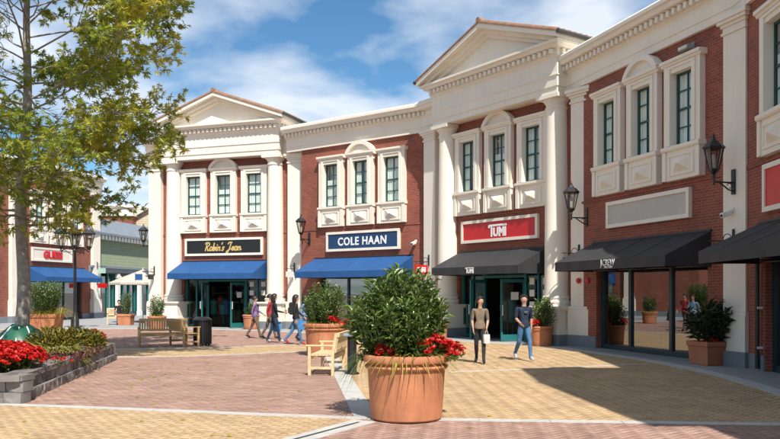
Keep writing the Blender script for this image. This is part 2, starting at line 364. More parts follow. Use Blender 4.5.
def pavers(name, poly, ang, mat, label, w=.105, gap=.0055, herring=True):
    P = np.array(poly); c, s = math.cos(ang), math.sin(ang)
    uv = np.stack([P[:,0]*c+P[:,1]*s, -P[:,0]*s+P[:,1]*c], 1)
    i0, j0 = np.floor(uv.min(0)/w).astype(int)-2; i1, j1 = np.ceil(uv.max(0)/w).astype(int)+2
    I, J = np.meshgrid(np.arange(i0, i1), np.arange(j0, j1), indexing='ij'); I = I.ravel(); J = J.ravel()
    if herring:
        k = (I-J) % 4; h = k == 0; v = k == 3
        U0 = np.concatenate([I[h], I[v]]); V0 = np.concatenate([J[h], J[v]])
        DU = np.concatenate([np.full(h.sum(), 2), np.full(v.sum(), 1)]); DV = np.concatenate([np.full(h.sum(), 1), np.full(v.sum(), 2)])
    else:
        h = ((I+(J % 2)) % 2) == 0; U0 = I[h]; V0 = J[h]; DU = np.full(h.sum(), 2); DV = np.full(h.sum(), 1)
    cu = (U0+DU/2)*w; cv = (V0+DV/2)*w; x = cu*c-cv*s; y = cu*s+cv*c
    ok = inpoly(x, y, poly) & (y > 7.2) & (np.abs(x) < .5*y+2.2) & (y < 40)
    U0, V0, DU, DV = U0[ok]*w, V0[ok]*w, DU[ok]*w, DV[ok]*w; n = ok.sum()
    g = gap/2; ch = .006
    def ring(inset, z): 
        return [(U0+inset, V0+inset, z), (U0+DU-inset, V0+inset, z), (U0+DU-inset, V0+DV-inset, z), (U0+inset, V0+DV-inset, z)]
    dz = RNG.normal(size=n)*.0012
    tilt = RNG.normal(size=(4, n))*.0008
    V = np.zeros((n, 8, 3)); 
    for q, (a, b, z) in enumerate(ring(g, -.010)): V[:,q,0] = a*c-b*s; V[:,q,1] = a*s+b*c; V[:,q,2] = z
    for q, (a, b, z) in enumerate(ring(g+ch, 0)): V[:,4+q,0] = a*c-b*s; V[:,4+q,1] = a*s+b*c; V[:,4+q,2] = z+dz+tilt[q]
    F = np.array([(4,5,6,7),(0,1,5,4),(1,2,6,5),(2,3,7,6),(3,0,4,7)])
    loops = (F.reshape(-1)[None,:]+(np.arange(n)*8)[:,None]).reshape(-1)
    me = bpy.data.meshes.new(name); me.vertices.add(n*8); me.vertices.foreach_set('co', V.reshape(-1).astype(np.float32))
    me.loops.add(len(loops)); me.loops.foreach_set('vertex_index', loops.astype(np.int32)); me.polygons.add(n*5)
    me.polygons.foreach_set('loop_start', (np.arange(n*5)*4).astype(np.int32))
    me.update(calc_edges=True)
    a = me.attributes.new('tint', 'FLOAT', 'FACE'); a.data.foreach_set('value', np.repeat(np.clip(RNG.normal(.5, .16, n), 0, 1), 5).astype(np.float32))
    me.materials.append(mat); me.validate(); o = link(name, me); tag(o, label, 'paving', kind='stuff'); return o
tag(MB().q((-30,2,-.009),(12,2,-.009),(12,40,-.009),(-30,40,-.009)).obj('paving_bed', M_JOINT), kind='structure')
pavers('pavers', [(-16,13.9),(-6.2,12.4),(-.35,11.0),(-5,2.9),(-16,2.9)], R(-13), M_PAV_Y, 'buff brick pavers in the walkway in front of the raised stone bed')
pavers('pavers', [(-.35,11.0),(.8,10.88),(5.27,10.5),(9,10.2),(9,2.9),(-5,2.9)], R(40), M_PAV_R, 'pink brick pavers in front of the round terracotta pot')
pavers('pavers', [(-12,13.3),(-6.2,12.4),(-.33,11.0),(-1.72,22.3),(-1.95,24.2),(-2.4,23.5),(-5.3,21.7),(-9,20.9),(-12,20.8)], R(-13), M_PAV_R, 'pink brick pavers between stone bed and wooden benches', herring=False)
pavers('pavers', L1+L2[::-1], R(30), M_PAV_Y, 'buff brick pavers in the cross walkway by the wooden benches')
pavers('pavers', L2+[(-2.7,32.6),(-3.2,33.6),(-6.5,36.1),(-10.6,37.7),(-14,37.6),(-19,36.8),(-22,36)], R(20), M_PAV_R, 'pink brick pavers along the blue awning shops', herring=False)
pavers('pavers', [(-.33,11.0),(.8,10.88),(5.27,10.5),(6.3,10.35),(6.9,13.9),(7.05,17.3),(6.67,20.4),(6.0,22.8),(5.2,25.4),(4.1,26.8),(2.5,28.3),(0,30.6),(-2.6,33.1),(-2.7,32.6),(-2.3,27),(-1.95,24.2),(-1.72,22.3)], R(48), M_PAV_Y, 'buff brick pavers in front of the charcoal awning shops')
# walk next to the shops: one sheet between kerb curve and facades
cw = list(CURVE)
wk = MB(); outer = [(-26,60),(-14,60),(-10,46),(-2,42),(4,38),(12,30),(14,22),(14,14),(14,8),(14,1)]
ring_pts = cw+outer[::-1]
bmw = bmesh.new(); vsb = [bmw.verts.new((x, y, .0)) for x, y in ring_pts]; fw = bmw.faces.new(vsb); bmesh.ops.triangulate(bmw, faces=[fw]); 
mew = bpy.data.meshes.new('pavement'); bmw.to_mesh(mew); bmw.free(); mew.materials.append(M_WALK); ow = link('pavement', mew); tag(ow, kind='structure'); ow.location.z = .001
tag(MB().q((-60,30,-.02),(-22,30,-.02),(-14,62,-.02),(-60,62,-.02)).obj('side_street', M_WALK), kind='structure')

def smooth_line(pts, n=6):
    out = []; P = [Vector((p[0], p[1], 0)) for p in pts]
    for i in range(len(P)-1):
        p0 = P[max(i-1,0)]; p1 = P[i]; p2 = P[i+1]; p3 = P[min(i+2,len(P)-1)]
        for k in range(n):
            t = k/n; out.append(.5*((2*p1)+(-p0+p2)*t+(2*p0-5*p1+4*p2-p3)*t*t+(-p0+3*p1-3*p2+p3)*t*t*t))
    out.append(P[-1]); return out
BAND = empty('paving_border', (0,0,0)); tag(BAND, kind='structure')
def band(pts, width, step=.95, z=.006, curve=False, mat=None):
    P = smooth_line(pts) if curve else [Vector((p[0],p[1],0)) for p in pts]
    # resample
    acc = [0]
    for a, b in zip(P, P[1:]): acc.append(acc[-1]+(b-a).length)
    tot = acc[-1]; n = max(1, int(tot/step))
    def at(d):
        d = min(max(d, 0), tot-1e-6)
        for i in range(len(P)-1):
            if acc[i+1] >= d:
                t = (d-acc[i])/(acc[i+1]-acc[i]); return P[i].lerp(P[i+1], t), (P[i+1]-P[i]).normalized()
    for k in range(n):
        a, ta = at(tot*k/n+.004); b, tb = at(tot*(k+1)/n-.004)
        if a.y > 41 or a.y < 5: continue
        na = Vector((-ta.y, ta.x, 0))*width/2; nb = Vector((-tb.y, tb.x, 0))*width/2
        zz = z+random.uniform(-.001, .001)
        m = MB(); m.prism_z([tuple((a-na)[:2]), tuple((b-nb)[:2]), tuple((b+nb)[:2]), tuple((a+na)[:2])], -.03, zz)
        m.obj('slab', mat or M_CONC, BAND)
band(FLN, .20); band(VBN, .34, z=.009); band(L1, .16, z=.007); band(L2, .16, z=.007)
band(CURVE, .34, curve=True, z=.012)
band([(-.35,10.75),(-1.05,9.5),(-4.6,3.5)], .36, z=.010)
band([(G(449,372).x, G(449,372).y), (G(560,367.5).x, G(560,367.5).y), (G(649,363.6).x, G(649,363.6).y)], .12, z=.005)
dr = MB(); a = Vector((-.42,10.62,0)); b = Vector((-4.5,3.7,0)); t_ = (b-a).normalized(); n_ = Vector((-t_.y,t_.x,0))*.025
dr.prism_z([tuple((a-n_)[:2]), tuple((b-n_)[:2]), tuple((b+n_)[:2]), tuple((a+n_)[:2])], 0, .013)
tag(dr.obj('slot_drain', M_IRON), 'thin black slot drain along the pale paving border by the round pot', 'drain')

# ================================================================== SHOP BUILDINGS
def wall_holes(m, x0, x1, z0, z1, holes, y=0, depth=.3):
    xs = sorted({x0, x1} | {h[0] for h in holes} | {h[1] for h in holes}); zs = sorted({z0, z1} | {h[2] for h in holes} | {h[3] for h in holes})
    for a, b in zip(xs, xs[1:]):
        for c, d in zip(zs, zs[1:]):
            if not any(h[0] <= a and b <= h[1] and h[2] <= c and d <= h[3] for h in holes):
                m.q((a,y,c),(b,y,c),(b,y,d),(a,y,d))
    for (a, b, c, d) in holes:
        m.q((a,y,c),(a,y+depth,c),(a,y+depth,d),(a,y,d)); m.q((b,y,c),(b,y,d),(b,y+depth,d),(b,y+depth,c))
        m.q((a,y,d),(a,y+depth,d),(b,y+depth,d),(b,y,d)); m.q((a,y,c),(b,y,c),(b,y+depth,c),(a,y+depth,c))
WX = 1.74                        # spacing of the upper windows
GW, GZ0, GZ1 = .43, 5.70, 7.66   # half width, sill and head of the glass
WM = {}
def window_meshes():
    s = MB(); wall_holes(s, -.72, .72, 4.78, 7.92, [(-GW, GW, GZ0, GZ1)], y=-.17, depth=.40)
    for x in (-.72, .72): s.q((x,-.17,4.78),(x,.02,4.78),(x,.02,7.92),(x,-.17,7.92))
    s.q((-.72,-.17,4.78),(.72,-.17,4.78),(.72,.02,4.78),(-.72,.02,4.78)); s.q((-.72,-.17,7.92),(.72,-.17,7.92),(.72,.02,7.92),(-.72,.02,7.92))
    # raised inner architrave
    for x0, x1, z0, z1 in ((-.56,-GW-.003,5.72,7.78),(GW+.003,.56,5.72,7.78),(-.56,.56,7.783,7.85)):
        s.box(x0, x1, -.205, -.171, z0, z1)
    WM['surround'] = s.mesh('surround', M_CREAM2)
    c = MB().prism_x([(.0,7.88),(-.20,7.88),(-.22,7.93),(-.27,7.95),(-.27,8.03),(.0,8.03)], -.80, .80); WM['cap'] = c.mesh('cap', M_CREAM2)
    a = MB(); n = 16; r = (.78**2+.47**2)/(2*.47); an = math.asin(.78/r)
    pts = [(r*math.sin(-an+2*an*k/n), 8.03+r*math.cos(-an+2*an*k/n)-(r-.47)) for k in range(n+1)]
    a.prism_y(pts, -.15, .0)
    r2 = r-.13
    for k in range(n):
        t0, t1 = -an+2*an*k/n, -an+2*an*(k+1)/n; f = lambda t, rr: (rr*math.sin(t), 8.03+rr*math.cos(t)-(r-.47))
        p = [f(t0,r+.03), f(t1,r+.03), f(t1,r2), f(t0,r2)]
        if min(q[1] for q in p) < 8.035: p = [(x, max(z, 8.035)) for x, z in p]
        a.prism_y(p, -.26, .0)
    WM['arch'] = a.mesh('arch', M_CREAM2)
    si = MB().prism_x([(.02,5.57),(-.22,5.57),(-.25,5.61),(-.25,5.69),(-.17,5.695),(.02,5.695)], -.76, .76); WM['sill'] = si.mesh('sill', M_CREAM2)
    p = MB(); e = .50; zz0, zz1 = 4.90, 5.46
    for x0, x1, z0, z1 in ((-e,e,zz0,zz0+.05),(-e,e,zz1-.05,zz1),(-e,-e+.05,zz0+.05,zz1-.05),(e-.05,e,zz0+.05,zz1-.05)): p.box(x0,x1,-.20,-.165,z0,z1)
    k = .34; zc_ = (zz0+zz1)/2; p.add([(-k,-.172,zc_-.19),(k,-.172,zc_-.19),(k,-.172,zc_+.19),(-k,-.172,zc_+.19),(-.03,-.33,zc_),(.03,-.33,zc_)],[(0,1,5,4),(1,2,5),(2,3,4,5),(3,0,4)])
    for x0 in (-.74, .60): p.box(x0, x0+.14, -.215, -.172, 4.78, 5.56)
    WM['panel'] = p.mesh('panel', M_CREAM2)
    f = MB(); y0, y1 = .02, .08
    for x0, x1, z0, z1 in ((-GW,GW,GZ0,GZ0+.06),(-GW,GW,GZ1-.06,GZ1),(-GW,-GW+.06,GZ0+.06,GZ1-.06),(GW-.06,GW,GZ0+.06,GZ1-.06)): f.box(x0,x1,y0,y1,z0,z1)
    f.box(-.017,.017,.03,.07,GZ0+.06,GZ1-.06)
    for i in range(1, 4):
        z = GZ0+(GZ1-GZ0)*i/4
        for sx in (-1, 1): f.box(min(sx*.017, sx*(GW-.06)), max(sx*.017, sx*(GW-.06)), .032, .068, z-(.03 if i == 2 else .015), z+(.03 if i == 2 else .015))
    WM['sash'] = f.mesh('sash', M_SASH)
    WM['pane'] = MB().q((-GW+.05,.05,GZ0+.05),(GW-.05,.05,GZ0+.05),(GW-.05,.05,GZ1-.05),(-GW+.05,.05,GZ1-.05)).mesh('pane', M_GLASS)
    cu = MB(); nn = 24
    for k in range(nn):
        xa, xb = -GW+2*GW*k/nn, -GW+2*GW*(k+1)/nn; ya, yb = .085+.01*math.sin(k*1.9), .085+.01*math.sin((k+1)*1.9)
        cu.q((xa,ya,GZ0),(xb,yb,GZ0),(xb,yb,GZ1-.0),(xa,ya,GZ1-.0))
    WM['blind'] = [cu.mesh('blind', M_CURT)]
    c2 = MB(); c3 = MB()
    for k in range(nn):
        xa, xb = -GW+2*GW*k/nn, -GW+2*GW*(k+1)/nn; ya, yb = .085+.01*math.sin(k*2.3), .085+.01*math.sin((k+1)*2.3)
        if abs(k-nn/2+.5) > 3.2: c2.q((xa,ya,GZ0),(xb,yb,GZ0),(xb,yb,GZ1),(xa,ya,GZ1))
        c3.q((xa,ya,GZ0),(xb,yb,GZ0),(xb,yb,GZ0+1.25),(xa,ya,GZ0+1.25))
    for c_ in (c2, c3): c_.box(-GW, GW, .30, .34, GZ0-.2, GZ1+.2); WM['blind'].append(c_.mesh('blind', M_CURT))
window_meshes()
def window(parent, x, arched):
    w = link('window', WM['surround'], parent, (x,0,0))
    link('cap', WM['cap'], w); link('sill', WM['sill'], w); link('panel', WM['panel'], w)
    if arched: link('arch', WM['arch'], w)
    link('sash', WM['sash'], w); link('pane', WM['pane'], w); link('blind', WM['blind'][random.choice((0,0,1,2,2))], w)
    return w
def column_mesh():
    m = MB(); pr = [(.50,1.30),(.50,1.38),(.53,1.42),(.53,1.47),(.46,1.50),(.46,1.55),(.49,1.58),(.49,1.62),(.425,1.66)]
    for k in range(9): t = k/8; pr.append((.42-.055*t**1.7, 1.7+6.25*t))
    pr += [(.40,7.98),(.40,8.03),(.37,8.05),(.37,8.16),(.42,8.22),(.46,8.27),(.46,8.31)]
    m.lathe(pr, (0,0,0), 28); m.box(-.50,.50,-.50,.50,8.313,8.44); return m.mesh('column', M_CREAM, True)
COLM = column_mesh()
def pedestal_mesh(w, d):
    m = MB(); m.box(-w,w,-d,d,.36,1.16); m.box(-w-.05,w+.05,-d-.05,d+.05,1.163,1.22); m.box(-w-.09,w+.09,-d-.09,d+.09,1.223,1.30); m.box(-w-.05,w+.05,-d-.05,d+.05,.363,.50); return m.mesh('pedestal', M_CREAM)
PEDM = pedestal_mesh(.60, .56)
PGRM = MB().box(-.70,.70,-.66,.66,-.05,.36).mesh('granite_base', M_GRANITE)
def pilaster_mesh(w=.37, d=.24):
    m = MB(); m.box(-w,w,-d,.02,1.31,8.02)
    m.box(-w-.06,w+.06,-d-.06,.02,1.22,1.307); m.box(-w-.07,w+.07,-d-.08,.02,.363,1.217); m.box(-w-.04,w+.04,-d-.04,.02,8.023,8.08)
    m.box(-w-.01,w+.01,-d-.01,.02,8.083,8.20); m.box(-w-.05,w+.05,-d-.05,.02,8.203,8.28); m.box(-w-.11,w+.11,-d-.11,.02,8.283,8.36); m.box(-w-.15,w+.15,-d-.15,.02,8.363,8.47)
    return m.mesh('pilaster', M_CREAM)
PILM = pilaster_mesh(); PILG = MB().box(-.50,.50,-.38,.02,-.05,.36).mesh('granite_base', M_GRANITE)
def pilaster(parent, x, y=0, rz=0):
    p = link('pilaster', PILM, parent, (x,y,0), rz); link('granite_base', PILG, p); return p
DENT = MB().box(-.055,.055,-.13,0,0,.15).mesh('dentil', M_CREAM2)
def dentils(m, x0, x1, y, z, out=.14, w=.12, pitch=.235, h=.16):
    n = int((x1-x0)/pitch); o = ((x1-x0)-(n-1)*pitch)/2
    for k in range(n): x = x0+o+k*pitch; m.box(x-w/2, x+w/2, y-out, y+.01, z, z+h)
def shopfront(root, hw, style, seed):
    """glazing, doors and the room behind, opening x in +-hw, z 0..2.75"""
    rnd = random.Random(seed); ht = 2.74; yg = .22
    fm = {'teal': M_TEAL, 'dark': M_DKTEAL}[style.split()[0]]
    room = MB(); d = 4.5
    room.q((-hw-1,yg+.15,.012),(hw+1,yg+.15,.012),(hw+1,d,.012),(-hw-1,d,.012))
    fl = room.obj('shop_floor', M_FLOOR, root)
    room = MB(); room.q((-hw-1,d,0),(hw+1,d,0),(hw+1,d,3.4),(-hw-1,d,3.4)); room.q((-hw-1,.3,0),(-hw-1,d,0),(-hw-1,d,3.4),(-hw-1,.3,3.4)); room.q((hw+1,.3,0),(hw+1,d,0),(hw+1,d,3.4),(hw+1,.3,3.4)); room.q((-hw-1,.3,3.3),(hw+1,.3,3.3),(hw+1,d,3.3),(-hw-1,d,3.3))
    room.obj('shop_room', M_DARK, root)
    # goods inside
    fwood = plain('shop fitting wood %d' % seed, (.20, .13, .08), .6); fx = None
    for k in range(5):
        sh = MB()
        x = -hw+.4+k*(2*hw-.8)/4
        if abs(x) < .7 and 'door' in style: continue
        sh.box(x-.42, x+.42, 2.6, 3.0, .012, .8); sh.box(x-.42, x+.42, 2.75, 3.0, 1.2, 1.25); sh.box(x-.42, x+.42, 2.75, 3.0, 1.7, 1.75); sh.box(x-.45, x-.42, 2.7, 3.0, .8, 2.1)
        fx = sh.obj('shop_fitting', fwood, root)
    cols = [(.35,.06,.05), (.05,.12,.25), (.45,.40,.32), (.08,.25,.22), (.30,.22,.08)]
    for k in range(9):
        x = rnd.uniform(-hw+.3, hw-.3); y = rnd.uniform(1.4, 2.3)
        if 'door' in style and abs(x) < .65: x += math.copysign(.8, x)
        g = MB(); z1 = rnd.uniform(1.2, 1.7)
        g.lathe([(.05,.55),(.20,.6),(.17,z1-.45),(.22,z1-.12),(.06,z1),(.02,z1+.02)], (x,y,0), 8)
        g.tube([(x,y,.012),(x,y,.6)], .02, 5)
        key = 'garment %d' % (k % 5); gm = MATS.get(key) or plain(key, cols[k % 5], .85, .25, 5)
        g.obj('garment', gm, fx, True)
    def post(x, w=.05, nm='door_frame'): return MB().box(x-w, x+w, yg-.06, yg+.06, 0, ht).obj(nm, fm, root)
    def pane(x0, x1, z0=.14, z1=ht-.1, mat=M_SHOP):
        return MB().q((x0,yg,z0),(x1,yg,z0),(x1,yg,z1),(x0,yg,z1)).obj('shop_pane', mat, root)
    def rail(x0, x1, z, h=.05): return MB().box(x0, x1, yg-.055, yg+.055, z-h, z+h).obj('rail', fm, root)
    def leaf(hx, ang, w=.95, flip=1):
        dl = link('door', MB().box(0, flip*.07, -.03, .03, .03, 2.25).box(flip*(w-.07), flip*w, -.03, .03, .03, 2.25).box(flip*.072, flip*(w-.072), -.03, .03, .03, .25).box(flip*.072, flip*(w-.072), -.03, .03, 2.13, 2.25).mesh('door', fm), root, (hx, yg-.02, 0), ang)
        MB().q((flip*.07,0,.25),(flip*(w-.07),0,.25),(flip*(w-.07),0,2.13),(flip*.07,0,2.13)).obj('pane', M_DOORG, dl)
        MB().tube([(flip*(w-.035),-.031,.95),(flip*(w-.035),-.09,.95),(flip*(w-.035),-.09,1.3),(flip*(w-.035),-.031,1.3)], .014, 6).obj('handle', M_LETTER, dl, True)
        nt_ = MB().box(flip*.25, flip*.55, -.012, -.004, 1.5, 1.78); nt_.obj('notice', M_WHITE, dl)
        return dl
    if style == 'teal door':
        for x in (-hw+.05, -1.12, 1.12, hw-.05): post(x)
        rail(-hw+.1, -1.17, .08); rail(1.17, hw-.1, .08); rail(-hw+.1, -1.17, ht-.06, .06); rail(-1.07, 1.07, 2.36); rail(1.17, hw-.1, ht-.06, .06); rail(-1.07, 1.07, ht-.06, .06)
        mid = (hw+1.12)/2; post(-mid, .035); post(mid, .035)
        for a, b in ((-hw+.1,-mid-.035),(-mid+.035,-1.17),(1.17,mid-.035),(mid+.035,hw-.1)): pane(a, b, mat=M_DOORG)
        pane(-1.07, 1.07, 2.42, ht-.12, M_DOORG)
        leaf(-1.06, R(-78), flip=1); leaf(1.06, R(72), flip=-1)
        for k, x in enumerate((mid-.33, mid+.33)):
            for z in (2.05, 1.62, 1.2)[:3-k]: MB().box(x-.12, x+.12, yg-.03, yg-.01, z, z+.24).obj('notice', M_WHITE, root)
    elif style == 'dark window':
        post(-hw+.06, .06, 'window_frame'); post(hw-.06, .06, 'window_frame'); x1, x2 = -hw+(2*hw)*.30, -hw+(2*hw)*.67
        post(x1, .06, 'window_frame'); post(x2, .06, 'window_frame')
        for a, b in ((-hw+.12,x1-.06),(x1+.06,x2-.06),(x2+.06,hw-.12)):
            pane(a, b, .14); rail(a, b, .07, .07); rail(a, b, ht-.05, .05)
    else:
        for x in (-hw+.05, -.95, .95, hw-.05): post(x, .05, 'window_frame')
        for a, b in ((-hw+.1,-1.0),(-.9,.9),(1.0,hw-.1)): pane(a, b); rail(a, b, .07, .07); rail(a, b, ht-.05, .05)
BAYS = {}
def bay_common(root, hw, x0, x1, top, style, seed, depth=6):
    m = MB(); holes = [(x-GW-.02, x+GW+.02, GZ0-.02, GZ1+.02) for x in (-WX, 0, WX)]+[(-hw, hw, 0, 2.75)]
    wall_holes(m, x0, x1, -.05, top, holes)
    m.q((x0,0,-.05),(x0,depth,-.05),(x0,depth,top),(x0,0,top)); m.q((x1,0,-.05),(x1,0,top),(x1,depth,top),(x1,depth,-.05))
    m.q((x0,depth,-.05),(x1,depth,-.05),(x1,depth,top),(x0,depth,top))
    m.obj('wall', M_BRICK, root)
    MB().box(x0+.1, x1-.1, .05, depth, top+.02, top+.10).obj('flat_roof', M_WALK, root)
    # soldier course strip over the sign, a small brick ledge
    b = MB(); b.box(x0, x1, -.025, .0, 4.66, 4.74); b.obj('brick_course', M_BRICK, root)
    MB().box(x0, -hw-.001, -.045, .0, -.05, .36).obj('granite_base', M_GRANITE, root)
    MB().box(hw+.001, x1, -.045, .0, -.05, .36).obj('granite_base', M_GRANITE, root)
    for k, x in enumerate((-WX, 0, WX)): window(root, x, k == 1)
    shopfront(root, hw, style, seed)
def flat_bay(key, c, th, label, style, seed, x0=-3.7, x1=3.7, pil=(), ex0=-4.6, ex1=4.6, hw=2.55):
    root = empty('shop_building', (c[0], c[1], 0), -R(th), label, 'building', 'brick shop buildings'); BAYS[key] = root
    bay_common(root, hw, x0, x1, 8.55, style, seed)
    e = MB().prism_x([(.3,8.5),(-.10,8.5),(-.10,8.70),(-.13,8.71),(-.13,9.10),(-.20,9.14),(-.20,9.34),(-.42,9.36),(-.46,9.47),(-.53,9.50),(-.53,9.60),(-.48,9.66),(.3,9.66)], ex0, ex1)
    en = e.obj('entablature', M_CREAM, root)
    d = MB(); dentils(d, ex0, ex1, -.20, 9.165); tag(d.obj('dentil_band', M_CREAM2, en), kind='stuff')
    for x in pil: pilaster(root, x)
    return root
def ped_bay(key, c, th, label, style, seed, x0=-4.5, x1=4.5, hw=2.4):
    root = empty('shop_building', (c[0], c[1], 0), -R(th), label, 'building', 'brick shop buildings'); BAYS[key] = root
    bay_common(root, hw, x0, x1, 8.55, style, seed)
    W, yf, yb = 3.35, -.58, 3.2
    e = MB(); prof = [(0,8.45),(0,8.66),(.035,8.67),(.035,8.98),(.07,9.02),(.07,9.06),(0.02,9.08),(.02,9.60),(.06,9.63),(.10,9.69),(.10,9.88),(.26,9.90),(.30,9.98),(.40,10.02),(.40,10.10)]
    e.ring(prof, W, yf, yb); e.q((-W,yf,8.45),(W,yf,8.45),(W,yb,8.45),(-W,yb,8.45))
    e.q((-W-.4,yf-.4,10.10),(W+.4,yf-.4,10.10),(W+.4,yb,10.10),(-W-.4,yb,10.10))
    en = e.obj('entablature', M_CREAM, root)
    d = MB(); dentils(d, -W-.1, W+.1, yf-.10, 9.715, out=.13, w=.13, pitch=.25, h=.15)
    for sx in (-1, 1):
        n = 14
        for k in range(n):
            y = yf+.1+k*.25; xx = sx*(W+.09); d.box(min(xx, xx+sx*.14), max(xx, xx+sx*.14), y-.065, y+.065, 9.715, 9.865)
    tag(d.obj('dentil_band', M_CREAM2, en), kind='stuff')
    # gable
    Wt, zt, zp = 3.78, 10.10, 11.42; yb2 = 4.0
    tym = MB().prism_y([(-W-.15,10.12),(W+.15,10.12),(0,11.28)], yf+.02, yf+.3).obj('tympanum', M_CREAM, root)
    sl = (zp-zt)/Wt
    def gab(o0, th0, yfr, hwid): # slab following the two slopes: underside raised by o0, thickness th0
        return [(-hwid, zt+o0+sl*(Wt-hwid)), (0, zp+o0), (hwid, zt+o0+sl*(Wt-hwid)), (hwid, zt+o0+th0+sl*(Wt-hwid)), (0, zp+o0+th0), (-hwid, zt+o0+th0+sl*(Wt-hwid))]
    rk = MB(); rk.prism_y(gab(-.14, .14, 0, 3.55), yf-.30, yb2); rk.prism_y(gab(-.27, .13, 0, 3.40), yf-.14, yb2-.05); rk.prism_y(gab(.0, .17, 0, Wt), yf-.52, yb2)
    rk.obj('raking_cornice', M_CREAM2, root)
    # the cornice's pale top fascia
    rf = MB(); rf.prism_y(gab(.172, .05, 0, Wt+.04), yf-.56, yb2+.02)
    roof = rf.obj('roof', M_TILE, root)
    tl = MB(); L = math.hypot(Wt, zp-zt); nrow = int((yb2-yf+.5)/.27)
    for sx in (-1, 1):
        for k in range(nrow):
            y = yf-.44+k*.27
            pts = []
            for j in range(5): # half round covers running down the slope
                a = math.pi*j/4; pts.append((y-.085*math.cos(a), .09*math.sin(a)))
            top = [(0+sx*.02, py, zp+.222+pz) for py, pz in pts]; bot = [(sx*(Wt+.07), py, zt+.222+pz-sl*.07) for py, pz in pts]
            n0 = len(tl.v); tl.v += top+bot
            for j in range(4): tl.f.append((n0+j, n0+j+1, n0+5+j+1, n0+5+j))
            tl.f.append(tuple(n0+5+j for j in range(5)))
    tl.tube([(0,yf-.56,zp+.27),(0,yb2,zp+.27)], .11, 8)
    to = tl.obj('roof_tile', M_TILE, roof); tag(to, kind='stuff')
    for sx in (-1, 1):
        MB().tube([(sx*(Wt+.10),yf-.55,zt+.15),(sx*(Wt+.10),yb2,zt+.15)], .075, 8).obj('gutter', plain('gutter metal', (.05,.045,.04), .5) if 'gutter metal' not in MATS else MATS['gutter metal'], root, True)
    for x in (-2.92, 2.92):
        co = link('column', COLM, root, (x, -.12, 0)); pe = link('pedestal', PEDM, co); link('granite_base', PGRM, co)
        MB().box(-.45,.45,.10,.14,1.30,8.45)
    for x in (-4.02, 4.02): pilaster(root, x)
    # lower entablature over the flanking pilasters
    for sx in (-1, 1):
        w = MB().prism_x([(.3,8.5),(-.12,8.5),(-.12,8.70),(-.15,8.71),(-.15,9.10),(-.22,9.14),(-.22,9.34),(-.44,9.36),(-.48,9.47),(-.55,9.50),(-.55,9.60),(-.50,9.68),(.3,9.68)], min(sx*3.2, sx*4.62), max(sx*3.2, sx*4.62))
        w.obj('side_entablature', M_CREAM, root)
    return root
ped_bay('A', (-8.33,39.3), 19.5, 'pedimented brick shop with two columns above a black sign and blue awning', 'teal door', 1)
flat_bay('B', (-1.25,34.92), 37, 'flat corniced brick shop under the navy sign and blue awning', 'dark door', 2)
ped_bay('C', (4.12,29.08), 55, 'pedimented brick shop with two columns above a red sign and charcoal awning', 'teal door', 3)
flat_bay('D', (7.34,22.36), 72.2, 'flat corniced brick shop with a blank sign panel and charcoal awning', 'dark window', 4, pil=(3.75,), ex0=-4.4, ex1=4.1)
flat_bay('E', (8.30,14.9), 92, 'brick shop with red sign and charcoal awning beside the wall camera', 'dark', 5, ex0=-4.0, ex1=4.2)
ped_bay('F', (6.75,6.7), 87, 'pedimented brick shop shading the corner of the plaza', 'teal door', 6)
flat_bay('G', (-21.2,49.6), -75.5, 'brick shop with red lettering and blue awning behind the oak tree', 'dark door', 7, x0=-9, x1=4.3, pil=(-3.85, 3.85), ex0=-9, ex1=4.6)
# return wall at the left end of the pedimented shop on the side street
A = BAYS['A']
def bay_pt(key, x, y, z):
    r = BAYS[key]; c, s = math.cos(r.rotation_euler.z), math.sin(r.rotation_euler.z)
    return Vector((r.location.x+x*c-y*s, r.location.y+x*s+y*c, z))
def on_bay(key, px, y=0):
    """local x on a bay where the ray through photo column px meets its plane local y"""
    r = BAYS[key]; c, s = math.cos(r.rotation_euler.z), math.sin(r.rotation_euler.z); k = (px-CX)/FPX
    ox, oy = r.location.x-y*s, r.location.y+y*c
    return (oy*k-ox)/(c-s*k)

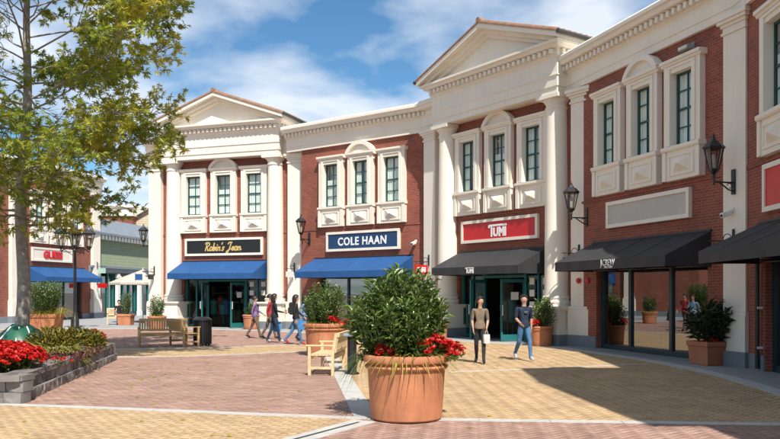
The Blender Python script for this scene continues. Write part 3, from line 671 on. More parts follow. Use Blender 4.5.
# ------------------------------------------------------------------ awnings
def awning(key, hw, mat, label, x=0, proj=1.4, text=None):
    r = BAYS[key]; p = bay_pt(key, x, 0, 0)
    root = empty('awning', (p.x, p.y, 0), r.rotation_euler.z, label, 'awning', 'shop awnings')
    z0, z1, z2 = 2.42, 2.70, 3.33; y0, y1 = -.03, -proj; t = .018
    m = MB(); n = 24
    # canopy sheet with a slight sag between its ribs
    for k in range(n):
        for j in range(4):
            def P(i, q): 
                u = i/n; v = q/4; sag = -.045*math.sin(math.pi*((u*4) % 1))*math.sin(math.pi*v); return (-hw+2*hw*u, y0+(y1-y0)*v, z2+(z1-z2)*v+sag)
            m.q(P(k,j), P(k+1,j), P(k+1,j+1), P(k,j+1))
    for sx in (-1, 1):
        x_ = sx*hw; m.q((x_,y0,z2),(x_,y1,z1),(x_,y1,z0),(x_,y0,z0))
    cn = m.obj('canopy', mat, root)
    for k in range(1, 4):
        xx = -hw+2*hw*k/4; q = MB()
        q.add([(xx-.012,y0,z2+.004),(xx+.012,y0,z2+.004),(xx+.012,y1,z1+.004),(xx-.012,y1,z1+.004),(xx,y0,z2+.016),(xx,y1,z1+.016)], [(0,4,5,3),(4,1,2,5)]); q.obj('seam', mat, cn)
    v = MB(); nn = 40
    for k in range(nn):
        a, b = -hw+2*hw*k/nn, -hw+2*hw*(k+1)/nn; wob = lambda q: y1-.006-.008*math.sin(q*7.3)
        v.q((a,y1,z1),(b,y1,z1),(b,wob(b),z0),(a,wob(a),z0))
    v.obj('valance', mat, root)
    f = MB()
    f.tube([(-hw+.02,y1+.03,z0+.03),(hw-.02,y1+.03,z0+.03)], .02, 6); f.tube([(-hw+.02,y0,z0+.03),(hw-.02,y0,z0+.03)], .02, 6)
    for k in range(5):
        xx = -hw+.03+(2*hw-.06)*k/4; f.tube([(xx,y0,z0+.03),(xx,y1+.03,z0+.03)], .016, 6); f.tube([(xx,y0,z2-.04),(xx,y1+.02,z1-.04)], .016, 6)
    f.obj('frame', M_IRON, root, True)
    MB().box(-hw-.01, hw+.01, -.05, .0, z2, z2+.05).obj('head_rail', M_IRON, root)
    return root
awA = awning('A', 2.42, M_BLUE, 'blue canvas awning under the black sign with gold script')
awB = awning('B', 2.82, M_BLUE, 'blue canvas awning under the navy sign')
awC = awning('C', 2.36, M_BLACK, 'charcoal canvas awning under the large red sign between columns')
awD = awning('D', 2.70, M_BLACK, 'charcoal canvas awning under the blank sign panel')
awE = awning('E', 2.75, M_BLACK, 'charcoal canvas awning beside the drain pipe and dark teal window')
awF = awning('F', 2.36, M_BLACK, 'charcoal canvas awning of the pedimented shop at the plaza corner')
awG = awning('G', 2.75, M_BLUE, 'blue canvas awning behind the oak trunk under red lettering')

# ------------------------------------------------------------------ signs
def stroke_mesh(polys, w, d, mat):
    """flat letter strokes: list of polylines in (x,z) with width w, facing -y"""
    m = MB()
    for pl in polys:
        for (xa, za), (xb, zb) in zip(pl, pl[1:]):
            dx, dz = xb-xa, zb-za; l = math.hypot(dx, dz) or 1; nx, nz_ = -dz/l*w/2, dx/l*w/2; ex, ez = dx/l*w*.3, dz/l*w*.3
            yy = d+random.uniform(0, .002)
            m.prism_y([(xa-ex-nx,za-ez-nz_),(xb+ex-nx,zb+ez-nz_),(xb+ex+nx,zb+ez+nz_),(xa-ex+nx,za-ez+nz_)], -yy, 0)
    return m.mesh('lettering', mat)
def arc(cx, cz, rx, rz, a0, a1, n=8, sh=0): return [(cx+rx*math.cos(R(a0+(a1-a0)*k/n))+sh*(rz*math.sin(R(a0+(a1-a0)*k/n))), cz+rz*math.sin(R(a0+(a1-a0)*k/n))) for k in range(n+1)]
def wordmark_strokes(h):
    # overlined block capitals T U M I sharing one long bar
    s = h; s2 = s; P = [[(-1.0*s,.5*s),(-1.0*s,.34*s)], [(-1.0*s,.5*s),(1.02*s,.5*s)], [(-.70*s,.5*s),(-.70*s,-.5*s)],
         [(-.42*s,.24*s),(-.42*s,-.3*s),(-.33*s,-.44*s),(-.08*s,-.44*s),(.02*s,-.3*s),(.02*s,.24*s)], [(.24*s,-.5*s),(.24*s,.26*s),(.48*s,-.2*s),(.72*s,.26*s),(.72*s,-.5*s)], [(.93*s,.26*s),(.93*s,-.5*s)]]
    return [[(x*1.14, z) for x, z in l] for l in P]
def wall_sign(key, px0, px1, z0, z1, panel, label, letters=None, frame=M_CREAM2):
    xa, xb = on_bay(key, px0), on_bay(key, px1); r = BAYS[key]; p = bay_pt(key, (xa+xb)/2, 0, 0); w = abs(xb-xa)/2
    root = empty('wall_sign', (p.x, p.y, z0), r.rotation_euler.z, label, 'sign', 'shop signs'); h = z1-z0
    MB().box(-w+.05, w-.05, -.08, -.0, .05, h-.05).obj('panel', panel, root)
    f = MB(); b = .11
    for x0, x1, a, c in ((-w,w,0,b),(-w,w,h-b,h),(-w,-w+b,b,h-b),(w-b,w,b,h-b)): f.box(x0, x1, -.115, -.0, a, c)
    f.obj('frame', frame, root)
    if letters: link('lettering', letters, root, (0, -.081, h/2-.03))
    return root
def script_strokes(k):
    # slanted brush script: R o b i n ' s   J e a n
    S = []; x = 0
    def put(pl, adv):
        nonlocal x
        for l in pl: S.append([((px+.28*pz+x)*k, pz*k) for px, pz in l])
        x += adv
    put([[(.08,0),(.12,1.0)], [(-.12,.85),(.0,1.02),(.35,1.0),(.5,.8),(.38,.56),(.12,.5)], [(.2,.5),(.45,.0),(.6,.06)]], .66)
    o = [arc(.18,.24,.17,.24,0,360,10)+[(.42,.40)]]; put(o, .44)
    put([[(.05,.95),(.05,0)], arc(.2,.22,.16,.22,200,-160,9)+[(.42,.38)]], .44)
    put([[(.06,.45),(.08,.05),(.2,0)], [(.1,.66),(.12,.72)]], .24)
    put([[(.04,.45),(.06,0)], [(.06,.3),(.2,.46),(.32,.4),(.34,.02),(.42,.04)]], .48)
    put([[(.06,.98),(.02,.78)]], .16)
    put([[(.32,.42),(.14,.44),(.08,.32),(.26,.18),(.2,.02),(.0,.03)]], .75)
    put([[(.0,.8),(.12,1.0),(.5,1.0)], [(.42,1.0),(.34,.1),(.2,-.32),(.02,-.3),(.05,-.1),(.5,.2)]], .62)
    put([[(.04,.22),(.34,.28),(.26,.46),(.1,.4),(.06,.12),(.2,.0),(.42,.14)]], .44)
    put([arc(.18,.24,.17,.24,20,380,10), [(.36,.46),(.34,.04),(.46,.06)]], .48)
    put([[(.04,.45),(.06,0)], [(.06,.3),(.2,.46),(.32,.4),(.34,.02),(.5,.12)]], .5)
    xs = [p[0] for l in S for p in l]; mx = (min(xs)+max(xs))/2
    return [[(a-mx, b-.4*k) for a, b in l] for l in S]
wall_sign('A', 186, 263.5, 3.62, 4.50, M_SIGNBLK, 'black shop sign with gold script lettering in a cream frame', stroke_mesh(script_strokes(.40), .062, .012, M_GOLD))
wall_sign('B', 327.5, 400.8, 3.64, 4.53, M_SIGNNAVY, 'navy shop sign with white capital letters in a cream frame', text_mesh('COLE HAAN', .50, .012, M_LETTER, bold=.012, spacing=1.12, sx=.92))
wall_sign('C', 463, 539.4, 3.68, 4.54, M_SIGNRED, 'long red shop sign with white wordmark between the two columns', stroke_mesh(wordmark_strokes(.40), .075, .012, M_LETTER))
wall_sign('D', 608.8, 692, 3.74, 4.54, plain('grey sign panel', (.50,.47,.42), .7, .08, 2), 'blank cream sign panel above the charcoal awning')
r = BAYS['E']; xa = on_bay('E', 767)
sE = wall_sign('E', 767, 815, 3.55, 4.6, M_SIGNRED, 'red shop sign cut by the pilaster corner near the wall camera')
wall_sign('G', 31, 71, 3.68, 4.53, M_CREAM, 'cream sign panel with red letters behind the oak tree', text_mesh('GUESS', .62, .06, M_LETRED, bold=.02, spacing=1.0))
# awning lettering
link('lettering', stroke_mesh(wordmark_strokes(.19), .032, .008, M_LETTER), awC, (-.12, -1.412, 2.565))
jl = text_mesh('J.CREW', .25, .005, M_LETTER, spacing=.95, sx=.85); link('lettering', jl, awD, (on_bay('D', 607.5, -1.41), -1.416, 2.595))
jf = text_mesh('FACTORY', .085, .005, M_LETTER, spacing=1.1); link('lettering', jf, awD, (on_bay('D', 608.5, -1.41), -1.418, 2.47))

def blade_sign(pos, rz, w, h, panel, label, lett=None, hang=.24):
    """sign hanging under a scrolled bracket that stands out from the wall along local -y"""
    root = empty('blade_sign', pos, rz, label, 'sign', 'hanging blade signs')
    b = MB(); b.box(-.03,.03,-.03,0,-.12,.34); b.tube([(0,-.03,.05),(0,-w-.16,.05)], .014, 6)
    pts = [(0,-.05-.20*(1-math.cos(t))*.5-.12*t/6, .06+.11*math.sin(t)+.05) for t in [k*.45 for k in range(14)]]; b.tube(pts, .011, 5)
    for yy in (-.14, -w-.04): b.tube([(0,yy,.05),(0,yy,.05-hang+.1)], .007, 4)
    b.obj('bracket', M_IRON, root, True)
    pn = MB().box(-.022,.022,-w-.10,-.08,.05-hang+.1-h,.05-hang+.1).obj('panel', panel, root)
    if lett: 
        for sx in (1, -1):
            l_ = link('lettering', lett, pn, (sx*.024, -.09-w/2, .05-hang+.1-h/2)); l_.rotation_euler = (0, 0, R(90)*sx)
    return root
def bay_rz(key): return BAYS[key].rotation_euler.z
p = bay_pt('C', -4.02, -.25, 2.98); blade_sign(p, bay_rz('C'), .62, .40, M_SIGNRED, 'small red hanging sign with white wordmark on the pilaster', stroke_mesh(wordmark_strokes(.18), .032, .006, M_LETTER))
p = bay_pt('A', 4.02, -.25, 2.85); blade_sign(p, bay_rz('A')-R(10), .55, .26, M_WHITE, 'small white hanging sign beside the column of the black sign shop')
p = bay_pt('A', -4.02, -.25, 2.78); blade_sign(p, bay_rz('A'), .40, .26, M_SIGNBLK, 'small black hanging sign at the side street corner pilaster')
p = bay_pt('D', 3.75, -.25, 2.95); blade_sign(p, bay_rz('D'), .55, .26, M_WHITE, 'small white hanging sign above the charcoal awning near the wall camera')
p = bay_pt('C', 4.02, -.25, 3.0); blade_sign(p, bay_rz('C')-R(10), .55, .26, M_SIGNBLK, 'small dark hanging sign at the end of the blank panel shop awning')

# ------------------------------------------------------------------ wall lanterns
def lantern_geo():
    L = {}
    f = MB(); k = 6
    f.lathe([(.015,-.18),(.05,-.16),(.03,-.10),(.09,-.05),(.12,0),(.12,.03)], (0,0,0), k)
    f.lathe([(.26,.52),(.27,.55),(.15,.68),(.10,.70),(.06,.76),(.03,.80),(.035,.83),(.0,.92)], (0,0,0), k)
    for i in range(k):
        a = 2*math.pi*i/k; f.tube([(.115*math.cos(a),.115*math.sin(a),.02),(.225*math.cos(a),.225*math.sin(a),.53)], .014, 4)
    f.lathe([(.225,.50),(.235,.50),(.235,.54),(.225,.54)], (0,0,0), k)
    L['frame'] = f.mesh('lantern_frame', M_IRON)
    g = MB()
    for i in range(k):
        a, b = 2*math.pi*i/k, 2*math.pi*(i+1)/k
        g.q((.108*math.cos(a),.108*math.sin(a),.03),(.108*math.cos(b),.108*math.sin(b),.03),(.215*math.cos(b),.215*math.sin(b),.52),(.215*math.cos(a),.215*math.sin(a),.52))
    L['glass'] = g.mesh('lantern_glass', glass_mat('lantern glass', (.8,.8,.76), 1.5))
    c = MB().lathe([(.045,.05),(.05,.25),(.04,.38),(.0,.40)], (0,0,0), 8); L['candle'] = c.mesh('lamp_tube', M_LGLASS, True)
    return L
LAN = lantern_geo()
def lantern(parent, loc, s=1):
    f = link('lantern_frame', LAN['frame'], parent, loc); f.scale = (s,s,s); link('lantern_glass', LAN['glass'], f); link('lamp_tube', LAN['candle'], f); return f
def wall_lamp(pos, rz, label, out=.58):
    root = empty('wall_lantern', pos, rz, label, 'lantern', 'wall lanterns')
    b = MB(); b.box(-.06,.06,-.03,0,-.30,.30); b.tube([(0,-.03,-.02),(0,-out,-.02)], .022, 6); b.tube([(0,-.03,-.22),(0,-.16,-.19),(0,-.30,-.10),(0,-.42,-.03)], .018, 6)
    pts = [(0,-.13-.07*math.cos(t), -.10+.06*math.sin(t)) for t in [k*.6 for k in range(9)]]; b.tube(pts, .010, 5)
    b.tube([(0,-out,-.10),(0,-out,.12)], .03, 6)
    b.obj('bracket', M_IRON, root, True); lantern(root, (0, -out, .25), .99); return root
wall_lamp(bay_pt('B', -3.2, 0, 4.28), bay_rz('B'), 'black wall lantern beside the navy sign')
wall_lamp(bay_pt('D', -3.1, 0, 4.20), bay_rz('D'), 'black wall lantern between the red sign shop and the blank panel shop')
wall_lamp(bay_pt('D', 3.75, -.25, 4.42), bay_rz('D'), 'black wall lantern on the pilaster above the white security camera')
wall_lamp(bay_pt('A', -4.5, .25, 4.25), bay_rz('A')-R(90), 'black wall lantern at the side street corner')

# ------------------------------------------------------------------ small wall fittings
def wall_camera(pos, rz, label):
    root = empty('security_camera', pos, rz, label, 'camera', 'wall security cameras')
    MB().box(-.05,.05,-.03,0,-.05,.05).tube([(0,-.03,0),(0,-.12,-.02)], .018, 6).obj('mount', M_WHITE, root)
    c = MB().cbox(-.06,.06,-.34,-.08,-.10,.02,.015).obj('housing', M_WHITE, root); c.rotation_euler = (R(18), 0, 0)
    MB().lathe([(.035,0),(.035,.02)], (0,0,0), 10).obj('lens', M_SIGNBLK, c).matrix_local = Matrix.Translation((0,-.34,-.04)) @ Matrix.Rotation(R(90), 4, 'X')
    return root
wall_camera(bay_pt('B', 2.95, 0, 3.95), bay_rz('B'), 'white security camera on brick beside the navy sign')
wall_camera(bay_pt('D', 3.70, -.25, 3.75), bay_rz('D'), 'white security camera on the pilaster under the wall lantern')
fl = empty('flood_light', bay_pt('D', 2.0, 0, 8.22), bay_rz('D'), 'grey flood light on brick above the upper windows', 'lamp')
MB().box(-.07,.07,-.03,0,-.10,.10).tube([(0,-.03,0),(0,-.16,-.02)], .02, 6).obj('mount', M_WALK, fl)
h_ = MB().cbox(-.19,.19,-.34,-.14,-.13,-.01,.02).obj('lamp_housing', M_WALK, fl); MB().box(-.16,.16,-.347,-.341,-.11,-.03).obj('lens', M_LGLASS, h_)
for key, x, y, lb in (('C', 4.02, -.25, 'red round alarm bell on the cream pilaster'), ('D', -3.0, 0, 'red alarm bell on brick under the wall lantern')):
    b_ = empty('alarm_bell', bay_pt(key, x, y-.0, 2.15), bay_rz(key), lb, 'bell')
    m = MB().lathe([(.03,0),(.08,.015),(.095,.05),(.075,.08),(.03,.10)], (0,0,0), 16).obj('gong', M_SIGNRED, b_, True); m.rotation_euler = (R(90), 0, 0)
# downpipe at the right hand shop
dp = empty('drain_pipe', bay_pt('E', -2.72, -.10, 0), bay_rz('E'), 'dark drain pipe between the pilaster and the dark teal window', 'pipe')
MB().tube([(0,0,.05),(0,0,2.42)], .05, 8).obj('pipe', M_IRON, dp, True)
for z in (.5, 1.4): MB().box(-.07,.07,-.02,.10,z,z+.05).obj('clip', M_WHITE, dp)

# ================================================================== SIDE STREET BUILDINGS
gb = empty('clapboard_building', (-19.75,57.2,0), R(81), 'sage green clapboard shop with slate mansard roof in the side street', 'building'); BAYS['S'] = gb
w = MB(); wall_holes(w, -4.4, 6, 0, 6.0, [(-3.4, 5.4, 0, 3.1)]); w.q((-4.4,0,0),(-4.4,8,0),(-4.4,8,6.0),(-4.4,0,6.0)); w.q((6,0,0),(6,8,0),(6,8,6.0),(6,0,6.0)); w.obj('wall', M_GREENSID, gb)
rf = MB().prism_x([(-.45,5.75),(-.45,5.9),(.5,7.0),(7.5,7.0),(7.5,5.75)], -4.7, 6.2).obj('roof', M_SLATE, gb)
for k in range(24): MB().box(-4.55+k*.46, -4.55+k*.46+.22, -.34, .0, 5.45, 5.74).obj('bracket', M_WHITE, gb)
MB().box(-4.5,6.1,-.22,.0,3.15,3.45).box(-4.5,6.1,-.34,.0,3.453,3.6).obj('shop_cornice', M_SLATE, gb)
for x in (-3.9, -.6, 2.7, 5.7): MB().box(-.19+x,.19+x,-.2,.0,.0,3.1).box(x-.25,x+.25,-.26,.0,2.8,2.95).box(x-.25,x+.25,-.26,.0,.0,.35).obj('post', M_WHITE, gb)
for x0, x1 in ((-3.4,-.8),(-.4,2.5),(2.9,5.4)):
    MB().q((x0,.2,.3),(x1,.2,.3),(x1,.2,2.9),(x0,.2,2.9)).obj('shop_pane', M_SHOP, gb)
    for x in (x0+.05, (x0+x1)/2-.5, (x0+x1)/2+.5, x1-.05): MB().box(x-.07,x+.07,.1,.24,.0,3.1).obj('window_frame', M_TEAL, gb)
    MB().box(x0+.12,x1-.12,.13,.22,.0,.3).obj('stall_riser', M_DKTEAL, gb)
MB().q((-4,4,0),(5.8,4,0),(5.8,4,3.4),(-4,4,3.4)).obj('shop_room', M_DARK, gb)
sg = tag(MB().box(-1.2,1.2,-.06,0,-.2,.2).obj('shop_sign', M_SIGNBLK, None, loc=bay_pt('S', 1.0, -.1, 2.88), rz=R(81)), 'dark sign board above teal windows of the clapboard shop', 'sign')
bb = empty('brick_building', (-25.4,70,0), 0, 'far brick building with cream parapet behind the clapboard roof', 'building')
MB().box(-4,2.3,0,8,0,8.6).obj('wall', M_BRICK, bb); MB().box(-4.1,2.4,-.15,8.1,8.6,9.35).box(-4.2,2.5,-.3,8.2,9.35,9.6).obj('parapet', M_CREAM, bb)
gb2 = empty('gabled_building', (-21.6,71,0), 0, 'far beige clapboard building with a low gable behind the side street', 'building')
MB().prism_y([(-2.2,0),(5.5,0),(5.5,8.6),(1.6,10.4),(-2.2,8.2)], 0, 8).obj('wall', M_BEIGESID, gb2)
MB().prism_y([(-2.5,8.1),(1.6,10.42),(5.8,8.5),(5.8,8.8),(1.6,10.8),(-2.5,8.5)], -.4, 8.3).obj('roof', M_CREAM2, gb2)
# patio parasol, its pole and a small blue flag sign
um = empty('patio_umbrella', (-14.45,45.6,0), 0, 'off white patio umbrella at the side street corner', 'umbrella')
cu = MB(); n = 8
cu.lathe([(1.9,2.20),(1.9,2.32),(1.0,2.70),(.06,3.08)], (0,0,0), n, R(22.5), cap=False); cu.obj('canopy', plain('canvas white', (.50,.46,.39), .8), um)
MB().tube([(0,0,0),(0,0,3.2)], .03, 8).obj('pole', M_WHITE, um); MB().lathe([(.32,0),(.32,.06),(.06,.1)], (0,0,0), 16).obj('base', M_IRON, um)
for k in range(8): a = R(22.5+45*k); MB().tube([(0,0,3.08),(1.86*math.cos(a),1.86*math.sin(a),2.28)], .014, 4).obj('rib', M_WHITE, um)
p = AT(134, 279, 44); fb = MB().box(-.17,.17,-.02,.02,-.16,.16).tube([(-.19,0,-.2),(-.19,0,.22)], .015, 5).obj('blue_pennant', M_BLUE, None, loc=AT(139, 277, 40.2))
tag(fb, 'small blue panel sign at the cream corner pedestal', 'sign')
blade_sign(Vector((-19.9,53.0,2.35)), R(81-14), .75, .30, M_SIGNRED, 'small red hanging sign on the clapboard shop', hang=.14)
blade_sign(bay_pt('G', 3.85, -.25, 3.5), bay_rz('G'), .55, .35, plain('pale green sign', (.35,.55,.45), .5), 'small pale green hanging sign beside the red lettered shop')

# ================================================================== STREET FURNITURE
# lamp post with four lanterns
lp = empty('lamp_post', (AT(75,320,37.5).x, 37.5, 0), R(20), 'black iron lamp post with four lanterns behind the raised bed', 'lamp post')
MB().lathe([(.22,0),(.22,.10),(.19,.14),(.19,.45),(.12,.55),(.10,.75),(.085,.8),(.07,2.2),(.06,4.0),(.05,4.6),(.09,4.65),(.03,4.85),(.0,4.95)], (0,0,0), 14).obj('post', M_IRON, lp, True)
for k in range(4):
    a = R(90*k); dx, dy = math.cos(a), math.sin(a)
    pts = [(dx*t*.62, dy*t*.62, 3.80+.16*math.sin(t*math.pi*1.0)-.10*t) for t in [j/8 for j in range(9)]]
    MB().tube(pts, .024, 6).tube([(dx*.1,dy*.1,3.55),(dx*.3,dy*.3,3.68),(dx*.5,dy*.5,3.84)], .016, 5).obj('arm', M_IRON, lp, True)
    lantern(lp, (dx*.62, dy*.62, 3.95), 1.2)

def bench(loc, rz, label, mat, w=1.5):
    """teak bench, sitter looks along local -y, length along x"""
    root = empty('bench', loc, rz, label, 'bench', 'wooden benches'); h = w/2
    for sx in (-1, 1):
        x = sx*(h-.03)
        MB().cbox(x-.03,x+.03,-.28,-.22,0,.62,.006).obj('leg', mat, root)
        m = MB().prism_x([(.22,0),(.28,0),(.28,.44),(.36,.90),(.30,.90),(.22,.44)], x-.03, x+.03); m.obj('leg', mat, root)
        MB().cbox(x-.037,x+.037,-.32,.27,.622,.655,.008).obj('armrest', mat, root)
        MB().box(x-.022,x+.022,-.22,.22,.14,.19).obj('stretcher', mat, root)
    MB().box(-h+.062,h-.062,-.275,-.235,.34,.42).obj('apron', mat, root)
    MB().box(-h+.062,h-.062,.225,.265,.34,.42).obj('apron', mat, root)
    for k in range(7): MB().cbox(-h+.005 if k not in (0,6) else -h+.065, h-.005 if k not in (0,6) else h-.065, -.28+k*.075,-.28+k*.075+.062,.423,.443,.004).obj('seat_slat', mat, root)
    def back(z): return .285+(z-.44)*.17
    MB().prism_x([(back(.82)-.03,.82),(back(.82)+.03,.82),(back(.90)+.03,.905),(back(.90)-.03,.905)], -h+.062, h-.062).obj('top_rail', mat, root)
    MB().prism_x([(back(.5)-.025,.5),(back(.5)+.025,.5),(back(.56)+.025,.56),(back(.56)-.025,.56)], -h+.062, h-.062).obj('bottom_rail', mat, root)
    ns = int(w/.085)
    sl = MB().prism_x([(back(.562)-.012,.562),(back(.562)+.012,.562),(back(.818)+.012,.818),(back(.818)-.012,.818)], -.026, .026).mesh('back_slat', mat)
    for k in range(ns): link('back_slat', sl, root, (-h+.11+(w-.22)*k/(ns-1), 0, 0))
    return root
bench((-7.45,25.6,0), R(14), 'teak bench left of its twin beside the black litter bin', M_WOOD, 1.55)
bench((-6.78,25.7,0), R(128), 'teak bench turned away between the other bench and the black litter bin', M_WOOD, 1.15)
bench((G(326,374).x-.0, 17.3, 0), R(-90-6), 'pale teak bench seen end on beside the round terracotta pots', M_WOOD2, 1.5)
# litter bin
lb_ = empty('litter_bin', (G(201,346).x, G(201,346).y+.2, 0), 0, 'black slatted litter bin beside the teak benches', 'bin')
MB().lathe([(.25,.06),(.27,.10),(.27,.80),(.25,.82)], (0,0,0), 20).obj('liner', M_SIGNBLK, lb_, True)
st = MB().box(-.016,.016,-.300,-.272,.06,.82).mesh('slat', M_IRON)
for k in range(22): link('slat', st, lb_, None, 2*math.pi*k/22)
MB().lathe([(.27,.85),(.31,.83),(.31,.87),(.24,.93),(.15,.96),(.15,.93)], (0,0,0), 20).obj('lid', M_IRON, lb_, True)
for k in range(5): a = 2*math.pi*k/5; MB().box(-.03,.03,-.03,.03,0,.06).obj('foot', M_IRON, lb_, loc=(.22*math.cos(a), .22*math.sin(a), 0))
# slim ash post beside the end-on bench
ap = empty('ash_stand', (G(352,374).x, G(352,374).y, 0), 0, 'slim black ash stand with a flat grey top beside the pale bench', 'ash stand')
MB().lathe([(.16,0),(.16,.03),(.11,.05),(.10,.10),(.10,.82)], (0,0,0), 16).obj('post', M_IRON, ap, True); MB().cbox(-.18,.18,-.16,.16,.822,.88,.01).obj('top', plain('brushed grey top', (.30,.36,.42), .4, metal=.4), ap)

# ------------------------------------------------------------------ planters
def round_pot(loc, r, h, label):
    root = empty('round_pot', loc, 0, label, 'pot', 'terracotta pots'); k = r/.58; q = h/.9
    pr = [(.48*k,0),(.50*k,.02),(.515*k,.2*q),(.545*k,.70*q),(.575*k,.705*q),(.59*k,.73*q),(.575*k,.755*q),(.55*k,.765*q),(.555*k,.785*q),(.60*k,.80*q),(.615*k,.84*q),(.60*k,.885*q),(.57*k,.90*q),(.53*k,.895*q),(.51*k,.84*q),(.49*k,.78*q)]
    MB().lathe(pr, (0,0,0), 48).obj('pot', M_TERRA, root, True)
    MB().lathe([(.49*k,.80*q),(.2*k,.83*q),(.0,.835*q)], (0,0,0), 24, cap=False).obj('soil', M_SOIL, root, True)
    return root
def square_pot(loc, rz, w, h, label, mat=None):
    root = empty('square_pot', loc, rz, label, 'pot', 'terracotta pots'); a = w/2; mat = mat or M_TERRA2
    m = MB().lathe([(a*1.18,0),(a*1.22,.02),(a*1.33,h*.74),(a*1.35,h*.745),(a*1.35,h*.78),(a*1.33,h*.785),(a*1.42,h*.80),(a*1.45,h*.86),(a*1.45,h*.985),(a*1.42,h),(a*1.28,h),(a*1.25,h*.88)], (0,0,0), 4, R(45)).obj('pot', mat, root)
    MB().q((-a*.89,-a*.89,h*.9),(a*.89,-a*.89,h*.9),(a*.89,a*.89,h*.9),(-a*.89,a*.89,h*.9)).obj('soil', M_SOIL, root)
    return root
def shrub(loc, r, h, label, n=2600, leaf=.10, mat=None, stems=46, group='potted shrubs', shape='round', width=.3):
    mat = mat or M_SHRUB; root = empty('shrub', loc, 0, label, 'shrub', group); P = []; D = []; T = []
    sm = MB()
    for k in range(stems):
        a = random.uniform(0, 2*math.pi); rr = math.sqrt(random.random())
        if shape == 'round': end = Vector((r*rr*math.cos(a), r*rr*math.sin(a), h*(.48+.52*math.sqrt(max(0, 1-rr**2.2)))*random.uniform(.78, 1.08)))
        elif shape == 'box': end = Vector((r*random.uniform(-1,1), r*.8*random.uniform(-1,1), h*random.uniform(.75,1.03)))
        else: end = Vector((r*rr*math.cos(a), r*rr*math.sin(a), h*random.uniform(.6,1)))
        st_ = Vector((end.x*.25, end.y*.25, 0)); mid = st_.lerp(end, .5)+Vector((end.x*.28, end.y*.28, -.05*h))
        pts = [st_*(1-t)**2+mid*2*t*(1-t)+end*t*t for t in [j/6 for j in range(7)]]
        sm.tube(pts, [.012*(1-.7*j/6) for j in range(7)], 4)
        m = n//stems
        for j in range(m):
            t = .18+.85*(j+random.random())/m; t = min(t, 1.0); p = st_*(1-t)**2+mid*2*t*(1-t)+end*t*t
            tg = (mid-st_)*(1-t)+(end-mid)*t; tg.normalize(); ph = j*2.4+k
            o = tg.orthogonal().normalized(); o.rotate(Matrix.Rotation(ph, 3, tg))
            d = tg*random.uniform(.3,.9)+o*random.uniform(.5,1)+Vector((0,0,random.uniform(-.15,.35)))
            p = p+o*random.uniform(.0,.05)
            P.append(p); D.append(d); T.append(min(1, max(0, random.gauss(.35+.25*t, .2))))
    tag(link('foliage', leaf_mesh('foliage', np.array(P), np.array(D), leaf, leaf*width, np.array(T), mat, 'leaf'), root), kind='stuff')
    tag(sm.obj('stems', M_STEM, root), kind='stuff')
    return root
def flowers(loc, rx, ry, h, label, n=90, fs=.05, mat=None, group='red flower clumps', green=True, cat='flowers', name='flower_clump'):
    root = empty(name, loc, 0, label, cat, group); P = []; D = []; T = []; mat = mat or M_REDF; gp = []; gd = []
    for k in range(n):
        a = random.uniform(0, 2*math.pi); q = math.sqrt(random.random()); x, y = rx*q*math.cos(a), ry*q*math.sin(a); z = h*(.45+.55*math.sqrt(max(0, 1-q*q)))*random.uniform(.8,1.08)
        c = Vector((x, y, z)); nrm = Vector((x/rx*.7, y/ry*.7, .8+random.uniform(-.3,.3))).normalized(); t0 = random.random()
        u = nrm.orthogonal().normalized(); heads = random.randint(3, 6)
        for hh in range(heads):
            cc = c+Vector((random.gauss(0,fs*.7), random.gauss(0,fs*.7), random.gauss(0,fs*.5)))
            for j in range(5):
                d = u.copy(); d.rotate(Matrix.Rotation(2*math.pi*j/5+hh, 3, nrm)); d = d+nrm*.45; P.append(cc); D.append(d); T.append(min(1, max(0, t0*.7+random.uniform(-.1,.3))))
        gp += [Vector((x*random.uniform(.2,1), y*random.uniform(.2,1), z*random.uniform(.1,.92))) for _ in range(7)]
    fo = tag(link('petals', leaf_mesh('petals', np.array(P), np.array(D), fs, fs*.9, np.array(T), mat, 'petal'), root), kind='stuff')
    if green:
        gp = np.array(gp); gd = RNG.normal(size=gp.shape)*.6+np.stack([gp[:,0]/rx, gp[:,1]/ry, np.full(len(gp), .5)], 1)
        tag(link('leaves', leaf_mesh('leaves', gp, gd, fs*1.5, fs*1.0, RNG.random(len(gp))*.8, M_SHRUB, 'leaf'), root), kind='stuff')
    return root
def grass_tuft(loc, r, L, label, n=260, mat=None, droop=.7, group='trailing grasses', ring=None, name='grass_tuft', wid=.018):
    root = empty(name, loc, 0, label, 'grass', group); P = []; D = []
    for k in range(n):
        a = random.uniform(0, 2*math.pi) if ring is None else random.uniform(*ring); q = math.sqrt(random.random()); P.append((r*q*math.cos(a), r*q*math.sin(a), 0)); e = random.uniform(.15, 1.3)
        D.append((math.cos(a)*math.cos(e)+random.gauss(0,.2), math.sin(a)*math.cos(e)+random.gauss(0,.2), math.sin(e)))
    up = np.tile(np.array([0,0,1.0]), (n,1))+RNG.normal(size=(n,3))*.15
    tag(link('blades', leaf_mesh('blades', np.array(P), np.array(D), L, wid, RNG.random(n), mat or M_GRASSY, 'blade', droop=droop, ups=up), root), kind='stuff'); return root
